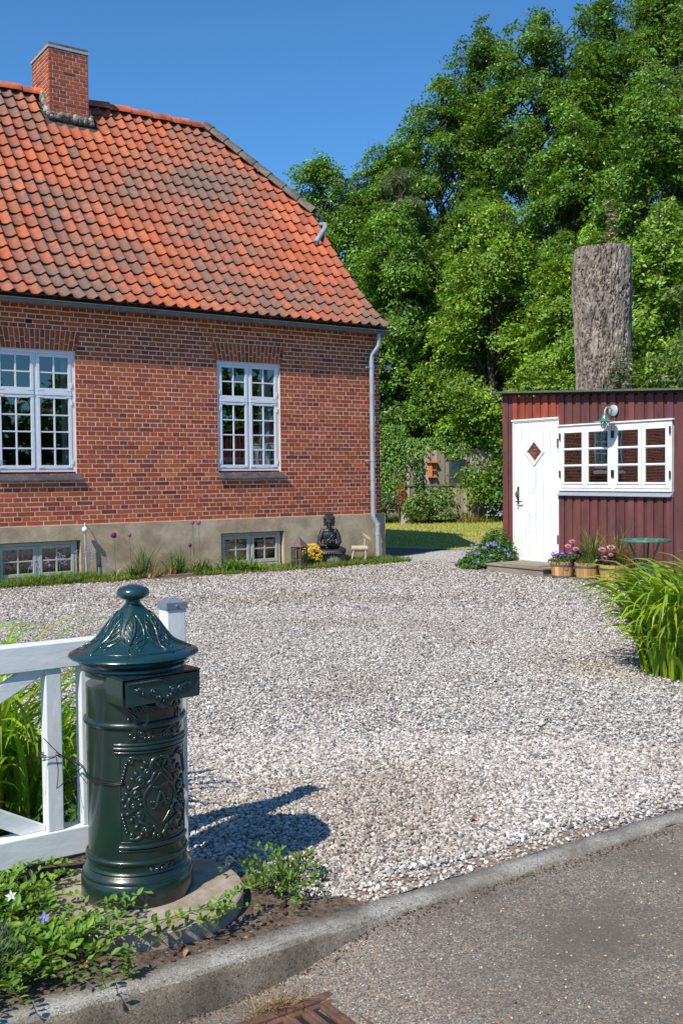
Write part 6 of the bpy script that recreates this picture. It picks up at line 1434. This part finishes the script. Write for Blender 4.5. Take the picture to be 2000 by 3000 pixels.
def tree(name, x, y, h, R, label, base=(.055,.125,.018), zb=1.5, n_lobe=46, dens=46, nl=44, size=.118, group='trees behind the fence', lean=(0,0), spires=4, lr=(.6,1.2), trunk_r=.22, cat='tree', shape=.62, seed=0, leaf=LEAF, spray_r=.42, extra=()):
    r = np.random.default_rng(seed+11); t = empty(name, (x, y, G), label, cat, group); mb = MB(); br = MB()
    axis = lambda z: np.array([x+lean[0]*z/h, y+lean[1]*z/h, z])
    br.tube([axis(z)+(np.array([r.normal(0,.07), r.normal(0,.07), 0]) if z > .5 else 0) for z in np.linspace(G, h*.86, 9)], np.linspace(trunk_r, .03, 9), 8)
    lobes = []
    n_lobe = int(n_lobe*1.5) if cat == 'tree' and size < .3 else n_lobe
    for i in range(n_lobe):
        tt = (i+.5)/n_lobe; z = zb+(h-zb)*tt**.92; rad = 1.12*R*(sin(pi*min(1,(tt*.86+.14)**shape))**.7)*r.uniform(.50,1.0)
        a = i*2.399+r.normal(0,.4); c = axis(z)+np.array([rad*cos(a), rad*sin(a), r.normal(0,.3)]); lobes.append((c, r.uniform(*lr)*(1-.45*tt)))
    for s_ in range(spires):               # leaders that break the outline at the top
        a = r.uniform(0, 2*pi); q = R*r.uniform(.15,.85); z0 = h*r.uniform(.74,.86); tip = z0+r.uniform(.10,.24)*h
        for k in range(6): f = k/5; lobes.append((axis(z0+(tip-z0)*f)+np.array([q*cos(a)*(1-.15*f)+r.normal(0,.12), q*sin(a)*(1-.15*f)+r.normal(0,.12), 0]), .62*(1-f)+.16))
        br.tube([axis(z0*.75), axis(z0)+np.array([q*cos(a), q*sin(a), 0]), axis(tip+.35)+np.array([q*cos(a)*.85, q*sin(a)*.85, 0])], [.06,.035,.006], 5)
    lobes += list(extra)
    for c, lr_ in lobes:
        zt = max(zb*.6, c[2]-abs(c[0]-x)*.7-r.uniform(.3,1.2)); m1 = axis(zt); mid = (m1+c)/2+np.array([r.normal(0,.15), r.normal(0,.15), .15])
        br.tube([m1, mid, c], [.045,.028,.010], 5)
        n = max(3, int(dens*(lr_/1.0)**1.8)); d = lnorm(r.normal(size=(n,3))); d[:,2] *= .75; cc = c+d*lr_*r.uniform(.35,1.08,(n,1))
        out = lnorm((cc-axis(0)*[1,1,0]-np.array([0,0,1])*c[2])*[1,1,.3]+1e-3)+d*.6
        sprays(mb, cc, out, spray_r*r.uniform(.85,1.1), nl, size, np.array(base)*r.uniform(.82,1.2), tmpl=leaf)
    br.build('trunk', m_trunk, t, smooth=True); mb.build('crown', m_fol, t)
    return t
LIGHT = (.195,.325,.030); MID = (.138,.262,.027); DEEP = (.094,.205,.027)
tree('deciduous_tree', 20.7, 31.2, 12.7, 2.5, 'leftmost deciduous tree rising just behind the roof verge', MID, 2.5, 34, seed=1, spires=3)
tree('deciduous_tree', 22.6, 29.4, 13.2, 2.2, 'second tree from the left, with thin shoots over its top', MID, 2.0, 36, seed=2, spires=3)
tree('deciduous_tree', 24.2, 28.6, 15.6, 2.0, 'narrow stepped tree between the low left ones and the tall group', MID, 2.0, 38, seed=3, spires=3)
tree('deciduous_tree', 26.3, 28.6, 18.2, 1.7, 'slender pointed tree with the thinnest spire', DEEP, 2.5, 36, seed=4, spires=2)
tree('deciduous_tree', 26.0, 25.6, 17.2, 2.5, 'tall broad deciduous tree left of the high bare trunk', MID, 1.5, 56, seed=5, spires=5)
tree('deciduous_tree', 28.6, 25.0, 17.8, 2.3, 'tall tree standing right behind the high bare trunk', DEEP, 2.5, 44, seed=6, spires=4)
tree('deciduous_tree', 28.4, 21.6, 19.4, 2.5, 'tallest tree at the upper right, cut by the top edge', MID, 2.0, 52, seed=7, spires=5)
tree('deciduous_tree', 27.2, 18.4, 17.0, 2.4, 'light green tree at the right edge', LIGHT, 2.0, 50, seed=8, spires=3)
tree('deciduous_tree', 22.0, 23.6, 9.2, 2.0, 'lower light green tree in front of the tall group, right of the fence', LIGHT, 1.2, 36, seed=9, spires=2, size=.12)
tree('deciduous_tree', 22.6, 20.2, 8.2, 1.9, 'low bright tree behind the left part of the shed', LIGHT, 1.0, 34, seed=10, spires=1, size=.12)
tree('deciduous_tree', 20.8, 16.2, 7.4, 1.7, 'low bright tree right of the high bare trunk', LIGHT, 1.0, 30, seed=13, spires=1, size=.115)
tree('deciduous_tree', 24.6, 16.6, 9.6, 1.9, 'mid height tree at the right edge over the shed roof', MID, 1.0, 32, seed=14, spires=1)
tree('deciduous_tree', 24.4, 31.6, 13.6, 2.3, 'tree standing behind the gap between the first two on the left', DEEP, 2.0, 30, seed=61, spires=1, dens=34)
tree('deciduous_tree', 28.0, 29.8, 15.6, 2.5, 'tree behind the slender pointed one', DEEP, 2.0, 34, seed=62, spires=1, dens=34)
tree('deciduous_tree', 30.6, 27.0, 16.4, 2.6, 'rear tree filling the gap right of the tall broad one', DEEP, 2.0, 36, seed=63, spires=1, dens=34)
tree('deciduous_tree', 31.2, 22.4, 17.0, 2.6, 'rear tree behind the tallest one at the upper right', DEEP, 2.0, 36, seed=64, spires=1, dens=34)
tree('deciduous_tree', 23.6, 26.0, 10.6, 2.2, 'mid height leafy tree above the framed mirror', MID, 1.5, 38, seed=65, spires=2)
tree('deciduous_tree', 25.0, 23.2, 12.6, 2.2, 'mid height leafy tree left of the bare trunk', MID, 1.5, 40, seed=66, spires=2)
tree('deciduous_tree', 24.6, 19.8, 12.4, 2.1, 'mid height leafy tree behind the bare trunk', MID, 1.5, 38, seed=67, spires=2)
tree('deciduous_tree', 20.7, 26.7, 9.8, 1.8, 'leafy tree right beside the house corner, in front of the olive pine', MID, 1.4, 34, seed=71, spires=2)
tree('deciduous_tree', 22.3, 26.2, 8.6, 1.7, 'low leafy tree right of the one beside the house corner', LIGHT, 1.2, 30, seed=72, spires=1)
# greyish pine whose lower twigs are bare
NEED = (np.array([(0,-.5,0),(.045,0,0),(0,.5,0),(-.045,0,0)]), np.array([(0,1,2),(0,2,3)]))
tree('pine_tree', 21.4, 27.6, 11.9, 1.5, 'thin olive grey pine with bare lower twigs above the fence', (.115,.150,.055), 3.8, 30, seed=21, spires=1, size=.22, leaf=NEED, dens=24, nl=80, spray_r=.32, cat='pine', lr=(.5,.9), group=None, trunk_r=.12)
pt_ = MB(); r = np.random.default_rng(9)
for i in range(70):
    z = r.uniform(3.2, 6.6); a = r.uniform(0, 2*pi); L = r.uniform(.8, 2.4); p0 = np.array([21.4,27.6,z]); p1 = p0+np.array([cos(a)*L*.5, sin(a)*L*.5, -.1]); p2 = p1+np.array([cos(a+r.normal(0,.5))*L*.5, sin(a+r.normal(0,.5))*L*.5, r.uniform(-.3,.25)])
    pt_.tube([p0,p1,p2], [.018,.012,.004], 4)
    for k in range(3): q = p1+(p2-p1)*r.random(); pt_.tube([q, q+r.normal(0,.22,3)], [.006,.002], 3)
pt_.build('bare_twigs', mat('grey_twig', (.12,.10,.075), .9), [o for o in bpy.data.objects if o.name.startswith('pine_tree')][0])
# shrubs by the fence
def shrub(name, x, y, h, R, label, base, n_lobe=12, size=.12, seed=0, leaf=LEAF2, **k):
    return tree(name, x, y, h, R, label, base, .5, n_lobe, seed=seed, spires=0, lr=(.45,.8), trunk_r=.08, group=None, cat='shrub', size=size, leaf=leaf, shape=.5, **k)
shrub('elder_shrub', 21.5, 24.4, 4.6, 1.3, 'light green elder shrub rising behind the fence between house and shed', (.085,.215,.040), 26, .15, 31, nl=20)
shrub('elder_shrub', 19.6, 26.6, 4.9, 1.3, 'elder shrub close to the house corner, above the ivy', (.08,.20,.04), 24, .15, 32, nl=20)
shrub('elder_shrub', 21.9, 21.9, 3.9, 1.2, 'elder shrub touching the left side of the shed', (.09,.22,.035), 26, .14, 33, nl=20)
shrub('elder_shrub', 21.5, 21.6, 2.3, .9, 'low dense elder branches hanging over the right end of the fence', (.085,.21,.035), 18, .12, 34, nl=20)
def leafy_on_fence(name, t0, t1, z0, z1, n, base, label, size=.09, off=.10, keep=None, cat='ivy'):
    t = rng.uniform(t0, t1, n); z = rng.uniform(z0, z1, n); 
    if keep is not None: k = keep(t, z); t, z = t[k], z[k]
    n = len(t); o = off+rng.normal(0,.06,n)+.10*np.sin(t*4+z*3)+(.25*(z1-z)/(z1-z0)*rng.random(n) if cat == 'ivy' else 0)
    p = A+dv*t[:,None]+nv*o[:,None]; pos = np.c_[p, z]; nr = np.c_[np.tile(nv, (n,1)), np.full(n,.35)]+rng.normal(0,.42,(n,3)); X, Y, Z = frames(nr, size=size*rng.uniform(.6,1.3,n)); b = MB(); scatter(b, *LEAF2, pos, X, Y, Z, greens(n, base, .25)); return tag(b.build(name, m_fol), label, cat)
leafy_on_fence('ivy', -.6, 1.9, .45, 2.9, 5600, (.13,.26,.03), 'thick ivy hanging over the left part of the plank fence', keep=lambda t, z: z > .75+.5*np.sin(t*3)*.5+.25*rng.random(len(t)))
leafy_on_fence('ivy', 1.2, 4.6, 1.8, 2.5, 1500, (.13,.26,.03), 'ivy fringe hanging over the fence top above the bird feeder', keep=lambda t, z: z > 1.95+.25*np.sin(t*5))
leafy_on_fence('ivy', 2.15, 2.42, .9, 1.9, 260, (.08,.175,.02), 'narrow ivy strand between bird feeder and framed mirror', cat='ivy')
def bush(name, x, y, r, n, base, label, size=.09, z=.0, cat='bush'):
    t = empty(name, (x, y, G), label, cat); b = MB(); 
    for i in range(7): a = rng.uniform(0, 2*pi); leaf_mound(b, (x+r[0]*.5*cos(a), y+r[1]*.5*sin(a), z+r[2]*rng.uniform(0,.45)), (r[0]*.62, r[1]*.62, r[2]*.62), n//7, size, base)
    b.build('foliage', m_fol, t); s = MB()
    for i in range(9): a = rng.uniform(0, 2*pi); s.tube([(x,y,G),(x+r[0]*.3*cos(a), y+r[1]*.3*sin(a), r[2]*.5),(x+r[0]*.7*cos(a), y+r[1]*.7*sin(a), r[2]*.9)], [.02,.014,.006], 5)
    s.build('stems', m_trunk, t); return t
bush('garden_bush', 18.85, 22.9, (.95,.5,1.05), 2600, (.14,.25,.045), 'round light green bush in the middle in front of the plank fence', .10)
bush('garden_bush', 17.9, 23.9, (.45,.4,.9), 900, (.11,.165,.055), 'pale bush half hidden by the house corner', .09)
bush('garden_bush', 21.3, 21.6, (.5,.4,.8), 800, (.10,.16,.045), 'thin twiggy bush between the fence and the shed', .07)
bush('red_leaf_bush', 18.15, 23.45, (.20,.18,.95), 330, (.42,.19,.095), 'salmon coloured dying shoot beside the round green bush', .09, z=.25)
b = MB(); n = 60; p = np.c_[rng.normal(19.9,.18,n), rng.normal(22.35,.14,n), np.full(n,G)]; blades(b, p, rng.uniform(0,2*pi,n), rng.uniform(.3,.7,n), .02, lift=rng.uniform(.3,1.4,n), droop=rng.uniform(0,.8,n), cols=np.array([.36,.27,.15])*rng.uniform(.5,1.3,(n,1))); tag(b.build('dead_stalks', m_blade), 'dry pale stalks at the foot of the fence', 'stalks')
n = 9000; b = MB(); tt = rng.uniform(-1, Ls, n); oo = rng.uniform(.1, 1.0, n)**.8*1.3; p = A+dv*tt[:,None]+nv*oo[:,None]; blades(b, np.c_[p, np.full(n,G)], rng.uniform(0,2*pi,n), .34*rng.uniform(.3,1.2,n)*np.clip(1.35-oo,.25,1), .018, lift=rng.uniform(.7,1.5,n), droop=rng.uniform(.2,1.5,n), seg=4, cols=greens(n, (.10,.18,.03), .3)); tag(b.build('long_grass', m_blade), 'unmown grass along the foot of the plank fence', 'grass', kind='stuff')
b = MB(); n = 130; q = np.c_[rng.uniform(20.3,21.3,n), np.zeros(n), rng.uniform(.15,.42,n)]; q[:,1] = 22.1-(q[:,0]-20.3)*.85+rng.normal(0,.12,n); flower_heads(b, q, .035, (.45,.50,.72), 5, 1); tag(b.build('forget_me_nots', m_petal), 'haze of tiny pale blue flowers in the long grass left of the shed', 'flowers', kind='stuff')
n = 26000; x = rng.uniform(11, 23, n); y = rng.uniform(14.5, 26, n); P2 = np.c_[x, y]; k = in_poly(P2, [(12.5,14.9),(13.3,14.2),(14.4,13.9),(22.5,21),(18.2,25),(11,20.5),(12.7,16)]); P2 = P2[k]; n = len(P2)
b = MB(); blades(b, np.c_[P2, np.full(n, -.05)], rng.uniform(0,2*pi,n), rng.uniform(.03,.08,n), .018, lift=rng.uniform(.3,1.3,n), droop=rng.uniform(.1,1.,n), seg=2, cols=greens(n, (.38,.38,.08), .22, .2)); tag(b.build('lawn_grass', m_blade), 'short mown grass of the lawn behind the house corner', 'grass', kind='stuff')

# ---------------- high bare trunk behind the shed
hb = empty('bare_trunk', (15.0, 13.05, G), 'thick high sawn off tree trunk with deeply furrowed bark behind the shed', 'trunk')
tx0, ty0, TZ = 15.0, 13.05, 5.60
n_a, n_z = 220, 260; V = []; C_ = []
from mathutils import noise as mnoise
for j in range(n_z):
    z = -.1+(TZ+.1)*j/(n_z-1); base_r = .500+.035*math.exp(-((z-4.9)/.5)**2)+.03*max(0, (1-z))
    for i in range(n_a):
        a = 2*pi*i/n_a; w = mnoise.noise(Vector((cos(a)*2.2, sin(a)*2.2, z*.8)))*.35; 
        f = mnoise.noise(Vector((cos(a)*6+w, sin(a)*6+w, z*1.5+w)))+.6*mnoise.noise(Vector((cos(a)*17, sin(a)*17, z*5.0+w*3)))+.35*mnoise.noise(Vector((cos(a)*34, sin(a)*34, z*13)))
        lump = .03*mnoise.noise(Vector((cos(a)*1.6, sin(a)*1.6, z*1.1)))
        rr = base_r+lump+.15*(min(.38, abs(f)*1.5)-.22)
        V.append((tx0+rr*cos(a)+.03*sin(z), ty0+rr*sin(a), z+(.012*mnoise.noise(Vector((cos(a)*9,sin(a)*9,3))) if j == n_z-1 else 0)))
F = [(j*n_a+i, j*n_a+(i+1)%n_a, (j+1)*n_a+(i+1)%n_a, (j+1)*n_a+i) for j in range(n_z-1) for i in range(n_a)]
b = MB(); b.add(V, F); b.build('bark', mat('furrowed_bark', (.37,.305,.255), .95, .5, 20, 1., 30, col2=(.15,.12,.10), vs2=8, bdist=.04, stretch=(1,1,.45)), hb)
b = MB(); b.add([V[(n_z-1)*n_a+i] for i in range(n_a)], [tuple(range(n_a))]); b.build('cut_face', mat('trunk_cut', (.33,.27,.21), .9, .2, 30), hb)
b = MB(); vd = np.array([-.755,-.655,0]); sd_ = np.array([vd[1], -vd[0], 0]); c = np.array([tx0, ty0, 4.62])+vd*.505-sd_*.10*-1
for rr_, ll in ((.085,.0),(.07,.02)): 
    b.lathe([(0,ll+.02),(rr_*.8,ll+.02),(rr_,ll),(rr_*1.15,-.03)], 16)
b.v = [xf(v, Matrix.Translation(c) @ Vector(vd).to_track_quat('Z','Y').to_matrix().to_4x4()) for v in b.v]; b.build('knot', mat('knot_wood', (.30,.235,.18), .9, .3, 30), hb)
def climber(name, c, r, n, label, base, size=.075, cat='climber'):
    t = empty(name, c, label, cat); b = MB(); leaf_mound(b, c, r, n, size, base); b.build('foliage', m_fol, t); s = MB()
    for i in range(10): a = rng.uniform(0, 2*pi); s.tube([c, (c[0]+r[0]*.6*cos(a), c[1]+r[1]*.6*sin(a), c[2]+r[2]*rng.uniform(.3,.9))], [.008,.004], 4)
    s.build('stems', m_trunk, t); return t
climber('ivy_climber', (14.72, 12.33, 2.55), (.34,.36,1.15), 620, 'loose ivy climbing the lower right side of the high bare trunk', (.12,.17,.045))
t = empty('trunk_shoot', (15.1, 12.95, TZ), 'thin pale leafy shoot growing from the cut top of the bare trunk', 'shoot'); b = MB()
for k in range(7): leaf_mound(b, (15.08+rng.normal(0,.05), 12.93+rng.normal(0,.05), TZ+.1+k*.12), (.13,.13,.10), 42, .065, (.20,.19,.09))
b.build('foliage', m_fol, t); s = MB(); s.tube([(15.1,12.95,TZ-.02),(15.08,12.93,TZ+.5),(15.06,12.95,TZ+.95)], [.015,.01,.004], 5); s.build('stem', m_trunk, t)
for (x, y, z, rx, label) in ((15.4,11.55,2.1,.75,'pale bush with large leaves leaning on the right side of the bare trunk'),(16.3,10.9,1.6,.95,'bright green bush at the right edge above the shed roof')):
    t = empty('hazel_bush', (x, y, G), label, 'bush'); b = MB(); s = MB()
    for k in range(16): a = rng.uniform(0, 2*pi); q = rng.uniform(0, rx*.8); zc = z+rng.uniform(-.3, 2.2)*(1.15 if rx < .8 else .8); leaf_mound(b, (x+q*cos(a), y+q*sin(a), zc), (.36,.36,.24), 130, .085, (.13,.19,.05) if rx < .8 else (.12,.22,.03)); s.tube([(x,y,G),(x+q*.4*cos(a), y+q*.4*sin(a), zc*.6),(x+q*cos(a), y+q*sin(a), zc+.1)], [.03,.018,.006], 5)
    b.build('foliage', m_fol, t); s.build('stems', m_trunk, t)
# ---------------- trees across the road, seen only in the window panes
RL = ['roadside tree '+q for q in ('low and second from the left across the road','low and third from the left across the road','of middle height across the road','tall with a wide crown across the road','farthest right across the road','lowest, leftmost across the road')]
for i, (x, y, h, R) in enumerate(((11,-15,5.6,2.4),(15,-15,5.2,2.4),(19.5,-14,8.5,2.8),(24,-13,9.5,3.0),(29,-11,9.5,3.0),(7,-16,5,2.2))):
    tree('roadside_tree', x, y, h, R, RL[i], DEEP, .6, 22, dens=10, nl=18, size=.42, spray_r=.8, seed=50+i, spires=0, lr=(1.1,1.6), group='trees across the road')
